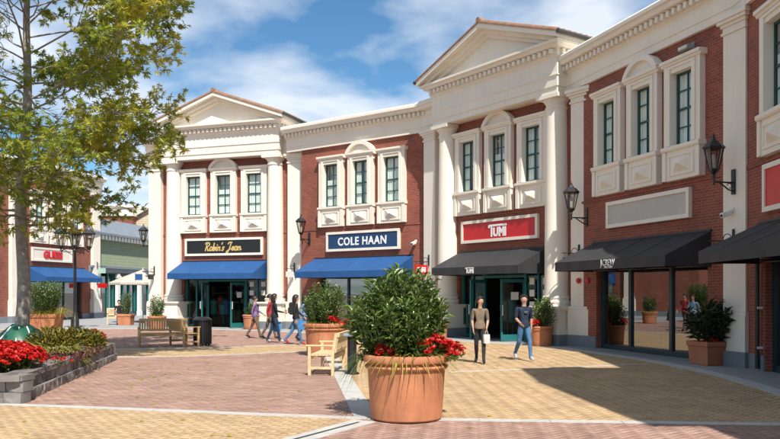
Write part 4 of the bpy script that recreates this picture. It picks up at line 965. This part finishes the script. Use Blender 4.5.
# big round pot
PX, PY = .23, 11.0
round_pot((PX,PY,.012), .58, .9, 'large round terracotta pot at the paving corner with red flowers spilling over')
shrub((PX-.10,PY+.05,.75), .69, 1.26, 'glossy laurel shrub in the large round pot at the paving corner', 4200, .135, stems=95, width=.27)
flowers((PX+.43,PY-.18,.80), .30, .32, .34, 'red flowers at one side of the large round pot', 46, .042)
flowers((PX+.62,PY-.05,.80), .24, .22, .24, 'red flowers hanging over the rim of the large round pot', 26, .042)
flowers((PX-.28,PY-.36,.80), .13, .10, .26, 'small red flower sprig in front of the laurel shrub', 12, .042)
grass_tuft((PX,PY,.80), .48, .26, 'yellow green grass trailing round the rim of the large pot', 420, droop=1.0)
grass_tuft((PX-.5,PY+.1,.80), .14, .26, 'pale trailing grass spilling over the shaded side of the large pot', 60, droop=1.9, mat=M_SHRUB, ring=(R(110), R(250)))
# second round pot
QX, QY = (325-CX)/FPX*21.9, 21.9
round_pot((QX,QY,.012), .58, .9, 'round terracotta pot behind the end-on bench near walking shoppers')
shrub((QX,QY,.75), .60, 1.25, 'bushy laurel shrub in the pot behind the end-on bench', 2600, .105, stems=60)
flowers((QX+.15,QY-.35,.80), .30, .16, .28, 'red flowers in the pot behind the end-on bench', 22, .045)
flowers((QX+.58,QY-.15,.78), .14, .12, .2, 'red flowers on the outer rim of the pot behind the end-on bench', 10, .045)
grass_tuft((QX,QY,.80), .46, .30, 'yellow grass round the rim of the pot behind the end-on bench', 260, droop=.7)
# pots near the columns
c_ = AT(437, 330, 28.6); round_pot((c_.x,c_.y,.001), .40, .68, 'small round terracotta pot by the pilaster of the red hanging sign'); shrub((c_.x-.12,c_.y,.55), .36, 1.15, 'slim leafy shrub by the pilaster of the red hanging sign', 700, .11, stems=24); grass_tuft((c_.x,c_.y,.60), .3, .3, 'yellow grass in the small pot by the red hanging sign', 90)
c_ = bay_pt('C', on_bay('C', 541.5, -1.15), -1.15, 0); round_pot((c_.x,c_.y,.001), .38, .66, 'small round terracotta pot beside the teal doors of the red sign shop'); shrub((c_.x+.05,c_.y,.55), .40, 1.05, 'fan shaped leafy plant beside the teal doors of the red sign shop', 800, .12, stems=26); flowers((c_.x-.25,c_.y-.15,.56), .2, .18, .3, 'red flowers in the pot beside the teal doors', 12, .05)
c_ = G(713.5, 365.5); c_.y += .25
square_pot((c_.x,c_.y,.001), bay_rz('D'), .74, .58, 'square terracotta planter with dark spiky plant beside the pilaster'); shrub((c_.x,c_.y,.48), .52, .98, 'dark spiky plant in the square planter', 900, .24, M_DSHRUB, stems=40, shape='spiky', width=.10); flowers((c_.x-.05,c_.y-.2,.50), .3, .14, .14, 'dull red flowers under the dark spiky plant', 12, .04)
# hedge box on the left, small pots by the side street
c_ = AT(45, 330, 36); square_pot((c_.x,36,-.02), R(5), 1.35, .80, 'wide square terracotta planter behind the oak trunk', M_TERRA); shrub((c_.x,36,.6), .74, 1.62, 'dense square clipped hedge plant behind the oak trunk', 3600, .11, stems=110, shape='box'); grass_tuft((c_.x,35.7,.72), .6, .4, 'rusty trailing grass in the wide square planter', 200, M_GOLDF); grass_tuft((c_.x+.75,35.9,.72), .2, .6, 'yellow grass hanging from the corner of the wide square planter', 90, droop=1.2)
c_ = AT(157, 330, 35.8); round_pot((c_.x,35.8,-.02), .42, .70, 'terracotta pot hidden behind the teak benches'); shrub((c_.x,35.8,.55), .38, 1.05, 'small leafy shrub behind the teak benches', 700, .11, stems=26); grass_tuft((c_.x,35.8,.62), .34, .3, 'yellow grass under the small shrub behind the benches', 80)
c_ = AT(126, 326, 42); square_pot((c_.x,42,-.02), 0, .74, .62, 'square terracotta planter near the patio umbrella', M_TERRA); shrub((c_.x,42,.5), .34, 1.25, 'thin upright plant near the patio umbrella', 420, .13, stems=22, shape='spiky', width=.2)
c_ = bay_pt('A', 2.25, -1.3, 0); round_pot((c_.x,c_.y,.001), .40, .70, 'round terracotta pot by the column behind walking shoppers'); shrub((c_.x,c_.y,.55), .32, .7, 'low leafy plant in the pot behind walking shoppers', 420, .1, stems=20)

# ------------------------------------------------------------------ raised stone bed
bed = empty('raised_bed', (0,0,0), 0, 'raised planting bed of grey split stone blocks round the oak tree', 'planter')
def stone_mesh(l, d, h, j, smooth=False):
    bm = bmesh.new(); bmesh.ops.create_cube(bm, size=1)
    bmesh.ops.subdivide_edges(bm, edges=[e for e in bm.edges if abs((e.verts[0].co-e.verts[1].co).x) > .5 or abs((e.verts[0].co-e.verts[1].co).z) > .5], cuts=1, use_grid_fill=True)
    for v in bm.verts:
        v.co = Vector((v.co.x*(l-.012), v.co.y*d, v.co.z*(h-.010)))
        if v.co.y < 0: v.co.y += random.uniform(-j, j*.6)
        v.co.x += random.uniform(-.002,.002); v.co.z += random.uniform(-.002,.002)
    bmesh.ops.triangulate(bm, faces=bm.faces)
    me = bpy.data.meshes.new('stone'); bm.to_mesh(me); bm.free(); a = me.attributes.new('tint', 'FLOAT', 'FACE'); t = random.random()
    a.data.foreach_set('value', [min(1, max(0, t+random.uniform(-.06,.06))) for _ in me.polygons]); me.materials.append(M_STONE); return me
S_FACE = [stone_mesh(.30, .28, .175, .022) for _ in range(14)]; S_CAP = [stone_mesh(.215, .36, .10, .008) for _ in range(10)]
def stone_run(a, b, l, z, h, meshes, inset):
    a, b = Vector((*a,0)), Vector((*b,0)); t = (b-a); n = max(1, round(t.length/l)); u = t.normalized(); inn = Vector((-u.y, u.x, 0)); rz = math.atan2(u.y, u.x)
    for k in range(n):
        p = a+u*((k+.5)*t.length/n)+inn*inset
        o = link('stone', random.choice(meshes), bed, (p.x, p.y, z+h/2), rz+random.uniform(-.012,.012)); o.scale.x = t.length/n/l
K0, K1, K2, K3 = (-9.2,12.75), (-5.86,12.4), (-7.18,20.5), (-11.5,21.2)
for c in range(2):
    z = .175*c; s_ = .07*c
    u1 = (Vector(K2)-Vector(K1)).normalized(); off = .15*(c % 2)
    stone_run(K0, K1, .30, z, .175, S_FACE, .14+s_); stone_run((K1[0]+u1.x*(.1+off), K1[1]+u1.y*(.1+off)), K2, .30, z, .175, S_FACE, .14+s_); stone_run(K2, K3, .30, z, .175, S_FACE, .14+s_)
for (a, b) in ((K0,K1),(K1,K2),(K2,K3)): stone_run(a, b, .215, .35, .10, S_CAP, .22)
so = MB().prism_z([(-9.2,13.05),(-6.2,12.75),(-7.45,20.25),(-11.3,20.9),(-12,20.9),(-12,13.3)], .02, .40); so.obj('mulch', M_MULCH, bed)
flowers((-6.95,13.75,.36), .80, .75, .50, 'mounded bed of bright red flowers in the raised stone bed corner', 620, .040, group='bed flowers')
flowers((-6.35,14.9,.38), .25, .45, .16, 'low dark green trailing plants beside the red flower mound', 10, .03, group='bed flowers')
c_ = AT(98, 338, 19.9); flowers((c_.x,19.6,.38), .28, .3, .42, 'dark red flowers at the far corner of the raised bed', 60, .05, group='bed flowers')
grass_tuft((AT(57,345,16.9).x,16.9,.38), .36, .36, 'chartreuse grass clump in the raised bed', 520, wid=.03, droop=1.1, name='grass_clump', group='bed plants')
for px_, zz, rr, hh, lb in ((52,18.2,.55,.55,'bronze foliage clump beside the green watering bag'), (72,18.6,.55,.50,'golden bronze foliage clump in the middle of the raised bed'), (86,19.0,.42,.45,'olive bronze foliage clump near the far corner of the raised bed')):
    x_ = AT(px_,340,zz).x; n = 700; a = RNG.random(n)*2*np.pi; q = np.sqrt(RNG.random(n)); Pn = np.stack([rr*q*np.cos(a), rr*q*np.sin(a), hh*np.sqrt(1-q*q*.9)*(.35+.65*RNG.random(n))], 1)
    Dn = RNG.normal(size=(n,3))*.5+np.stack([np.cos(a)*q, np.sin(a)*q, np.full(n,.7)], 1); root = empty('foliage_clump', (x_,zz,.38), 0, lb, 'plant', 'bed plants')
    tag(link('foliage', leaf_mesh('foliage', Pn, Dn, .14, .035, RNG.random(n), M_GOLDF, 'leaf'), root), kind='stuff')
n = 900; Pn = np.stack([RNG.random(n)*.75-.38, RNG.random(n)*2.6-1.3, RNG.random(n)*.10], 1); Dn = RNG.normal(size=(n,3))*.7+np.array([0,0,.5]); root = empty('ground_cover', (-6.85,16.9,.39), R(9), 'burgundy ground cover along the raised bed edge', 'plant')
tag(link('foliage', leaf_mesh('foliage', Pn, Dn, .08, .04, RNG.random(n), tinted('burgundy leaves', [(0,(.05,.018,.02)),(.6,(.13,.045,.04)),(1,(.20,.10,.06))], .6, .3, .2), 'leaf'), root), kind='stuff')

# ------------------------------------------------------------------ oak tree
TB = Vector((-9.22, 19.4, .36))
def make_tree():
    root = empty('oak_tree', TB, 0, 'tall young oak with green and yellow leaves in the raised stone bed', 'tree')
    rnd = random.Random(11); tk = MB(); top = 11.6
    def trunk(z): t = z/top; return Vector((.30*t+.06*math.sin(z*1.3), .05*math.sin(z*.9), z))
    tk.tube([trunk(z) for z in np.linspace(0, top, 22)], [.155*(1-z/top)**.75+.018+(.05*math.exp(-z*4)) for z in np.linspace(0, top, 22)], 12)
    tk.obj('trunk', M_BARK, root, True)
    env = [(2.9,1.8),(3.4,2.8),(4.0,4.2),(5.0,4.7),(6.2,4.8),(7.6,4.9),(8.8,4.6),(10,3.4),(11.6,1.2)]
    def L(z):
        for (a, la), (b, lb) in zip(env, env[1:]):
            if a <= z <= b: return la+(lb-la)*(z-a)/(b-a)
        return env[0][1] if z < env[0][0] else env[-1][1]
    br = MB(); P = []; D = []; T = []
    def twig(p0, d, ln, r, lv, dens, tone):
        d = d.normalized(); pts = [p0.copy()]; cur = d.copy(); p = p0.copy(); n = 5
        for j in range(n):
            cur = (cur+Vector((rnd.gauss(0,.16), rnd.gauss(0,.16), rnd.gauss(0,.12)+(.05 if lv == 0 else .02)))).normalized(); p = p+cur*ln/n; pts.append(p.copy())
        br.tube(pts, [max(.004, r*(1-.8*j/n)) for j in range(n+1)], 5 if lv == 0 else 3, cap=False)
        if lv < 2:
            k = int(ln/(.17 if lv == 0 else .15))
            for q in range(k):
                t = .22+.78*(q+rnd.random())/k; f = t*n; i = min(int(f), n-1); b = pts[i].lerp(pts[i+1], f-i)
                tang = (pts[i+1]-pts[i]).normalized(); o = tang.orthogonal().normalized(); o.rotate(Matrix.Rotation(rnd.uniform(0, 6.28), 3, tang)); o.z *= .6
                l2 = (ln*.34*(1.15-t*.55) if lv == 0 else rnd.uniform(.16,.40))
                twig(b, tang*.75+o*.85, l2*rnd.uniform(.7,1.2), r*.45, lv+1, dens, tone+rnd.gauss(0,.09))
        if lv >= 1:
            for q in range(3 if lv == 1 else 7):
                if rnd.random() > dens: continue
                t = rnd.uniform(.4,1); f = t*n; i = min(int(f), n-1); b = pts[i].lerp(pts[i+1], f-i)
                P.append(b); dd = Vector((rnd.gauss(0,.7), rnd.gauss(0,.7), rnd.gauss(-.05,.55)))+cur*.5; D.append(dd); T.append(min(1, max(0, tone+rnd.gauss(0,.13))))
    n = 62
    for k in range(n):
        z = 3.05+8.5*((k+.5)/n)**1.18; az = k*2.39996+rnd.uniform(-.25,.25); ca = math.cos(az)
        side = ca
        front = math.cos(az+.62); fac = (.90 if z < 6.3 else 1.32) if front > .55 else ((.86 if z < 6.5 else 1.0) if side > .3 else (.74 if side > -.25 else .42))
        # the crown stands fuller towards the plaza
        ln = L(z)*fac*rnd.uniform(.78,1.05); el = .02+.70*max(0,(z-4.5)/7)
        dens = 1.0 if side > -.2 else .22
        tone = .36+.32*rnd.random()+(.10 if side > .5 else 0)
        d = Vector((ca*math.cos(el), math.sin(az)*math.cos(el), math.sin(el)))
        twig(trunk(z), d, ln, .050*(1-z/15), 0, dens, tone)
    tag(br.obj('branches', M_BARK, root), kind='stuff')
    tag(link('crown', leaf_mesh('crown', np.array(P), np.array(D), .165, .15, np.array(T), M_LEAF, 'oak'), root), kind='stuff')
    print('tree leaves', len(P)); return root
make_tree()
wb = empty('watering_bag', (TB.x+.02, TB.y-.02, .38), 0, 'green plastic watering bag wrapped round the oak trunk', 'bag')
m = MB(); nn = 20
for i in range(6):
    z = [0,.06,.24,.40,.52,.58][i]; rr_ = [.56,.66,.60,.46,.32,.22][i]
    for k in range(nn): a = 2*math.pi*k/nn; q = rr_*(1+.10*math.sin(a*5+1)*(1-i/6)); m.v.append((q*math.cos(a), q*math.sin(a)*.9, z+.03*math.sin(a*3)*(i > 2)))
for i in range(5):
    for k in range(nn): m.f.append((i*nn+k, i*nn+(k+1)%nn, (i+1)*nn+(k+1)%nn, (i+1)*nn+k))
m.obj('sack', M_BAG, wb, True)
for k, a in enumerate((R(-120), R(-80), R(-45))): MB().tube([(.64*math.cos(a),.58*math.sin(a),.06),(.61*math.cos(a+.1),.55*math.sin(a+.1),.24),(.30*math.cos(a+.2),.27*math.sin(a+.2),.55)], .018, 4).obj('seam', M_LETTER, wb)

# ================================================================== PEOPLE
M_SKIN = plain('skin', (.46, .27, .18), .55, .08, 6); M_HAIR = plain('dark hair', (.016, .012, .010), .5, .3, 20)
def cloth(name, col, rough=.9): return MATS.get(name) or plain(name, col, rough, .30, 11, 1.0, 13)
def skinned(name, verts, edges, mats, regions, sub=2, zneck=9):
    me = bpy.data.meshes.new(name); me.from_pydata([v[0] for v in verts], edges, []); o = bpy.data.objects.new(name, me); COL.objects.link(o)
    md = o.modifiers.new('skin', 'SKIN'); md.use_smooth_shade = True; md.branch_smoothing = .6
    for i, sv in enumerate(me.skin_vertices[0].data): r_ = verts[i][1]; sv.radius = (r_, r_) if not isinstance(r_, tuple) else r_; sv.use_root = (i == 0)
    ss = o.modifiers.new('sub', 'SUBSURF'); ss.levels = sub; ss.render_levels = sub
    bpy.context.view_layer.update()
    res = bpy.data.meshes.new_from_object(o.evaluated_get(bpy.context.evaluated_depsgraph_get())); bpy.data.objects.remove(o)
    res.name = name; res.materials.clear()
    for m in mats: res.materials.append(m)
    A_ = np.array([verts[a][0] for a, b in edges]); B_ = np.array([verts[b][0] for a, b in edges]); Rr = np.array([(min(verts[a][1]) if isinstance(verts[a][1], tuple) else verts[a][1]) for a, b in edges])
    reg = np.array(regions); n = len(res.polygons); C = np.zeros(n*3); res.polygons.foreach_get('center', C); C = C.reshape(-1,3)
    AB = B_-A_; t = np.clip(((C[:,None,:]-A_)*AB).sum(2)/((AB*AB).sum(1)+1e-9), 0, 1); dist = np.linalg.norm(C[:,None,:]-(A_+t[...,None]*AB), axis=2)-Rr*.7
    mi = reg[dist.argmin(1)]; mi[(C[:,2] > zneck) & (np.abs(C[:,0]) < .095)] = 0
    res.polygons.foreach_set('material_index', mi.astype(np.int32)); res.polygons.foreach_set('use_smooth', [True]*n); res.update(); return res
def person(loc, rz, label, H, top, pants, shoes, legs=((.32,.10),(-.28,.35)), arms=((-.25,.25),(.30,.35)), sleeve='short', hair='short', female=False, turn=0, look=0, bulk=1.0, jacket=None, group='shoppers', armout=(.14,.14), seated=False):
    """walks towards local +y; legs (hip flexion, knee bend), arms (swing, elbow bend)"""
    k = H/1.73; V = []; E_ = []; Rg = []; idx = {}
    def v(nm, p, r): idx[nm] = len(V); V.append((tuple(Vector(p)*k), r*k if not isinstance(r, tuple) else (r[0]*k, r[1]*k))); return nm
    def e(a, b, reg): E_.append((idx[a], idx[b])); Rg.append(reg)
    SK, TP, PT, SH = 0, 1, 2, 3
    w = .165 if female else .19
    v('pelvis', (0,0,.95), .125*bulk); v('waist', (0,.0,1.08), (.105 if female else .118)*bulk); v('chest', (0,-.005,1.27), .128*bulk); v('neckb', (0,-.01,1.405), .075); v('neck', (0,.005,1.48), .052); v('jaw', (0,.032,1.552), .074); v('skull', (0,.005,1.622), .098); v('crown', (0,-.005,1.672), .070)
    e('pelvis','waist',TP); e('waist','chest',TP); e('chest','neckb',TP); e('neckb','neck',SK); e('neck','jaw',SK); e('jaw','skull',SK); e('skull','crown',SK)
    low = 9
    for s, nm, (a, kb) in ((-1,'L',legs[0]), (1,'R',legs[1])):
        hip = Vector((s*.085,0,.90)); kn = hip+.43*Vector((s*.03, math.sin(a), -math.cos(a))); an = kn+.41*Vector((0, math.sin(a-kb), -math.cos(a-kb)))
        tilt = max(0, kb-a)*.6 if a < 0 else -.15
        toe = an+Vector((s*.02, .15*math.cos(tilt), -.055-.15*math.sin(max(0, tilt)))); heel = an+Vector((0,-.05,-.045))
        v('hip'+nm, hip, .092*bulk); v('th'+nm, hip.lerp(kn,.45), .080*bulk); v('kn'+nm, kn, .060); v('ca'+nm, kn.lerp(an,.35), .058); v('an'+nm, an, .043); v('toe'+nm, toe, .044); v('heel'+nm, heel, .046)
        e('pelvis','hip'+nm,PT); e('hip'+nm,'th'+nm,PT); e('th'+nm,'kn'+nm,PT); e('kn'+nm,'ca'+nm,PT); e('ca'+nm,'an'+nm,PT); e('an'+nm,'toe'+nm,SH); e('an'+nm,'heel'+nm,SH)
        low = min(low, toe.z-.036, heel.z-.038)
    hands = {}
    for s, nm, (a, eb), ao in ((-1,'L',arms[0],armout[0]), (1,'R',arms[1],armout[1])):
        sh = Vector((s*w,-.01,1.385)); el = sh+.28*Vector((s*ao, math.sin(a), -math.cos(a))); wr = el+.24*Vector((-s*.12, math.sin(a+eb), -math.cos(a+eb))); d = (wr-el).normalized()
        pm = wr+d*.065; hands[nm] = pm*k
        v('sh'+nm, sh, .060*bulk); v('ua'+nm, sh.lerp(el,.5), .050*bulk); v('el'+nm, el, .040); v('fa'+nm, el.lerp(wr,.35), .038); v('wr'+nm, wr, .026); v('pm'+nm, pm, .030)
        e('chest','sh'+nm,TP); e('sh'+nm,'ua'+nm,TP); lo = TP if sleeve == 'long' else SK
        e('ua'+nm,'el'+nm, TP if sleeve != 'none' else SK); e('el'+nm,'fa'+nm,lo); e('fa'+nm,'wr'+nm,lo); e('wr'+nm,'pm'+nm,SK)
        f_ = Vector((0,1,0)); side = d.cross(f_).normalized() if abs(d.y) < .95 else Vector((1,0,0)); fw = side.cross(d)
        for q, (o_, ln) in enumerate(((-.024,.055),(-.008,.068),(.008,.064),(.024,.050))):
            p1 = pm+fw*o_+d*.035; p2 = p1+(d*.6+side*(-s)*.25).normalized()*ln; v('f%d%s' % (q,nm), p1, .0095); v('g%d%s' % (q,nm), p2, .0085); e('pm'+nm,'f%d%s' % (q,nm),SK); e('f%d%s' % (q,nm),'g%d%s' % (q,nm),SK)
        p1 = wr+d*.03+fw*.032; p2 = p1+(d+fw*.6).normalized()*.05; v('t'+nm, p1, .011); v('u'+nm, p2, .0095); e('wr'+nm,'t'+nm,SK); e('t'+nm,'u'+nm,SK)
    body = skinned('body', V, E_, [M_SKIN, top, pants, shoes], Rg, zneck=1.425*k)
    # turn the head vertices on the neck
    hm = Matrix.Rotation(look, 3, 'Z')
    for vt in body.vertices:
        t = min(1, max(0, (vt.co.z/k-1.47)/.06))
        if t > 0 and abs(vt.co.x) < .13*k: vt.co = Matrix.Rotation(look*t, 3, 'Z') @ vt.co
    dz = -low*k
    root = empty('person', (loc[0], loc[1], loc[2] if len(loc) > 2 else 0), rz, label, 'person', group)
    bo = link('body', body, root, (0,0,dz))
    def onhead(nm, m, mat): o = m.obj(nm, mat, root, True); o.location = (0,0,dz); o.rotation_euler = (0,0,look); return o
    # nose, ears, eyes, mouth
    onhead('nose', MB().lathe([(.016*k,-.014*k),(.013*k,0),(.004*k,.03*k)], (0,.098*k,1.585*k), 6), M_SKIN)
    for s in (-1, 1):
        onhead('ear', MB().lathe([(.008*k,-.025*k),(.016*k,0),(.010*k,.03*k)], (s*.083*k,0,1.60*k), 6), M_SKIN)
        onhead('eye', MB().lathe([(.003*k,-.004*k),(.008*k,0),(.003*k,.004*k)], (s*.032*k,.086*k,1.612*k), 6), M_SIGNBLK)
    onhead('mouth', MB().box(-.022*k,.022*k,.082*k,.094*k,1.543*k,1.550*k), cloth('lip colour', (.30,.10,.09)))
    hb = MB(); nr, ns = 9, 16
    for i in range(nr):
        ph = math.pi*.5*(i/(nr-1))*1.35
        for j in range(ns):
            a = 2*math.pi*j/ns; back = -math.sin(a)      # 1 at the back of the head
            p = min(ph, math.pi*(.36+.34*(back+1)/2 if back > -.75 else .315)); rr = .114+.006*math.sin(a*7+i)
            x, y, z = rr*.93*math.sin(p)*math.cos(a), rr*1.08*math.sin(p)*math.sin(a)-.006, 1.622+rr*1.0*math.cos(p)
            if hair == 'long' and i >= nr-3 and back > -.25: z -= (.05, .12, .20)[i-nr+3]*(.6+.4*back); x *= 1.08; y *= 1.05
            hb.v.append((x*k, y*k, z*k))
    for i in range(nr-1):
        for j in range(ns): hb.f.append((i*ns+j, i*ns+(j+1)%ns, (i+1)*ns+(j+1)%ns, (i+1)*ns+j))
    onhead('hair', hb, M_HAIR)
    # shirt hem that hangs free of the hips
    hem = MB().lathe([(.128*bulk*k,.885*k),(.132*bulk*k,.90*k),(.126*bulk*k,.96*k),(.108*bulk*k,1.04*k),(.080*bulk*k,1.10*k)], (0,0,0), 16, cap=False)
    ho = hem.obj('shirt_hem', top, root, True); ho.location = (0,.0,dz); ho.scale = (1.16,.98,1)
    root['hands_dz'] = dz; root['hx'] = [*hands['L'], *hands['R']]
    return root, {n: root.matrix_basis @ (h+Vector((0,0,dz))) if False else (Matrix.Translation(Vector(root.location)) @ Matrix.Rotation(rz, 4, 'Z')) @ (h+Vector((0,0,dz))) for n, h in hands.items()}
T_TAUPE = cloth('taupe knit', (.20,.145,.10)); T_DARKP = cloth('charcoal trousers', (.025,.026,.032)); T_BLK = cloth('black cloth', (.014,.014,.016)); T_NAVY = cloth('navy shirt', (.014,.026,.055)); T_JEAN = cloth('blue denim', (.07,.17,.33)); T_GREYSH = cloth('pale grey shoes', (.42,.44,.46)); T_PURP = cloth('purple top', (.20,.12,.27)); T_KHAKI = cloth('khaki trousers', (.14,.105,.085)); T_RED = cloth('red jacket', (.33,.03,.035)); T_LILAC = cloth('lilac grey top', (.33,.34,.44)); T_DENJ = cloth('pale denim jacket', (.16,.30,.46)); T_INDIGO = cloth('indigo jeans', (.022,.035,.075)); T_REDSH = cloth('red shoes', (.50,.025,.03))
w0 = G(480, 363.5); per, hw_ = person((w0.x,w0.y,.006), R(180-8), 'woman in taupe knit top and charcoal trousers walking on the buff pavers', 1.66, T_TAUPE, T_DARKP, T_BLK, ((.26,.12),(-.20,.34)), ((.05,.55),(-.05,.45)), 'short', 'long', True, look=R(38))
m0 = G(524, 360.8); per2, hm_ = person((m0.x,m0.y,.006), R(180+16), 'man in navy t-shirt and blue jeans walking on the buff pavers', 1.71, T_NAVY, T_JEAN, T_GREYSH, ((.34,.22),(-.22,.45)), ((-.08,.25),(.02,1.0)), 'short', 'short', look=R(-20))
pr = MB()
for i, (a, b, z) in enumerate(((-.05,.05,1.27),(-.035,.04,1.24))): pr.box(a, b, .06, .131, z-.006, z+.006)
tag(pr.obj('shirt_print', cloth('faded print', (.22,.25,.30)), per2), kind='stuff')
def bag(pos, label, mat, w=.30, h=.34, d=.12, rz=0, group='shopping bags', name='shopping_bag', drop=.20):
    root = empty(name, (pos.x, pos.y, pos.z-drop-h), rz, label, 'bag', group)
    m = MB(); n = 0; a, b = w/2, d/2
    m.add([(-a*.92,-b,0),(a*.92,-b,0),(a*.92,b,0),(-a*.92,b,0),(-a,-b*.9,h*.6),(a,-b*.9,h*.6),(a,b*.9,h*.6),(-a,b*.9,h*.6),(-a,-b*.6,h),(a,-b*.6,h),(a,b*.6,h),(-a,b*.6,h)],
          [(0,3,2,1)]+[(k+i,k+(i+1)%4,k+4+(i+1)%4,k+4+i) for k in (0,4) for i in range(4)]); m.obj('bag_body', mat, root)
    for yy in (-b*.6, b*.6): MB().tube([(-a*.45,yy,h-.02),(-a*.3,yy*.5,h+drop*.7),(0,0,h+drop),(a*.3,yy*.5,h+drop*.7),(a*.45,yy,h-.02)], .006, 5).obj('handle', mat, root)
    return root
bag(hw_['L'], 'small pale handbag held by the woman in the taupe top', plain('pale bag leather', (.62,.58,.56), .5), .16, .22, .08, R(20), drop=.10)
B_BLUE = plain('blue carrier bag', (.03,.22,.55), .45, .15, 5)
# shoppers walking past the blue awnings, heading to the right of the plaza
q = G(255, 338.5); person((q.x,q.y,.005), R(-82), 'shopper in purple top and khaki trousers walking by the teal doors', 1.62, T_PURP, T_KHAKI, T_BLK, ((-.30,.25),(.30,.08)), ((.45,.5),(-.35,.3)), 'long', 'short', True)
q = G(268, 340); person((q.x,q.y+.5,.005), R(-85), 'shopper in a red jacket walking behind the one in dark clothes', 1.70, T_RED, T_KHAKI, T_BLK, ((-.3,.25),(.3,.08)), ((.3,.4),(-.3,.3)), 'long', 'short')
q = G(274.5, 343); _, hb_ = person((q.x,q.y,.005), R(-75), 'shopper in dark top and indigo jeans looking down at a white phone', 1.70, T_BLK, T_INDIGO, T_GREYSH, ((-.20,.22),(.24,.06)), ((.1,.2),(.25,1.1)), 'long', 'long', True, look=0, bulk=1.08)
bag(hb_['L'], 'blue carrier bag hanging from the hand of the shopper with the phone', B_BLUE, .28, .34, .12, R(10), drop=.1)
ph = MB().cbox(-.04,.04,-.005,.005,-.075,.075,.003).obj('phone', M_WHITE, None, loc=hb_['R']+Vector((.03,-.03,.06))); ph.rotation_euler = (R(35),0,R(15)); tag(ph, 'white phone in the hand of the dark clothed shopper', 'phone')
q = G(296, 345); _, hc_ = person((q.x,q.y,.005), R(-80), 'shopper with backpack, blue jeans and red shoes beside the round pot', 1.68, T_BLK, T_JEAN, T_REDSH, ((-.28,.40),(.26,.08)), ((.35,.5),(-.2,.3)), 'long', 'long', True)
bag(hc_['L']+Vector((-.1,-.05,0)), 'blue carrier bag carried low by the shopper with red shoes', B_BLUE, .30, .30, .12, R(30), drop=.1)
bp = empty('backpack', (q.x-.13, q.y-.03, 1.02), R(-80), 'black backpack on the shopper with red shoes', 'backpack'); MB().cbox(-.14,.14,-.10,.06,0,.42,.04).obj('pack', T_BLK, bp); MB().cbox(-.10,.10,-.135,-.102,.05,.24,.012).obj('pocket', T_DARKP, bp)
q = G(305, 341.5); person((q.x,q.y,.005), R(-95), 'shopper in pale denim jacket half hidden by the round pot', 1.66, T_DENJ, T_INDIGO, T_BLK, ((-.3,.3),(.3,.08)), ((.3,.5),(-.3,.3)), 'long', 'long', True)

# ------------------------------------------------------------------ fallen leaves
nf = 170; fx_ = np.concatenate([RNG.normal(-5.6, 1.3, 110), RNG.uniform(-6, 5, 60)]); fy_ = np.concatenate([RNG.normal(18, 3.2, 110), RNG.uniform(9.6, 27, 60)])
ok_ = (fx_ > -5.7-(fy_-12.4)*.163+.3) & (fy_ > 9.2) & (fx_ < 5)
fp = np.stack([fx_[ok_], fy_[ok_], np.full(ok_.sum(), .014)], 1); fd = RNG.normal(size=fp.shape); fd[:,2] = .08
tag(link('fallen_leaves', leaf_mesh('fallen_leaves', fp, fd, .10, .09, .55+.45*RNG.random(len(fp)), M_LEAF, 'oak', ups=np.tile(np.array([0,0,1.0]), (len(fp),1)))), 'scattered fallen oak leaves on the plaza paving', 'leaves', kind='stuff')
# ------------------------------------------------------------------ someone resting near the parasol
bx_ = AT(117.5, 325, 42.6).x
bench((bx_, 42.6, 0), R(20), 'pale wooden bench with a seated shopper near the patio umbrella', M_WOOD2, 1.1)
person((bx_+.05, 42.72, 0), R(200), 'shopper in dark top seated on the bench near the patio umbrella', 1.66, T_BLK, T_KHAKI, T_BLK, ((1.45,1.45),(1.4,1.4)), ((.5,.9),(.4,1.0)), 'short', 'short')
for o in COL.objects:
    if o.name.split('.')[0] == 'lettering': o['kind'] = 'stuff'      # flat print on its panel
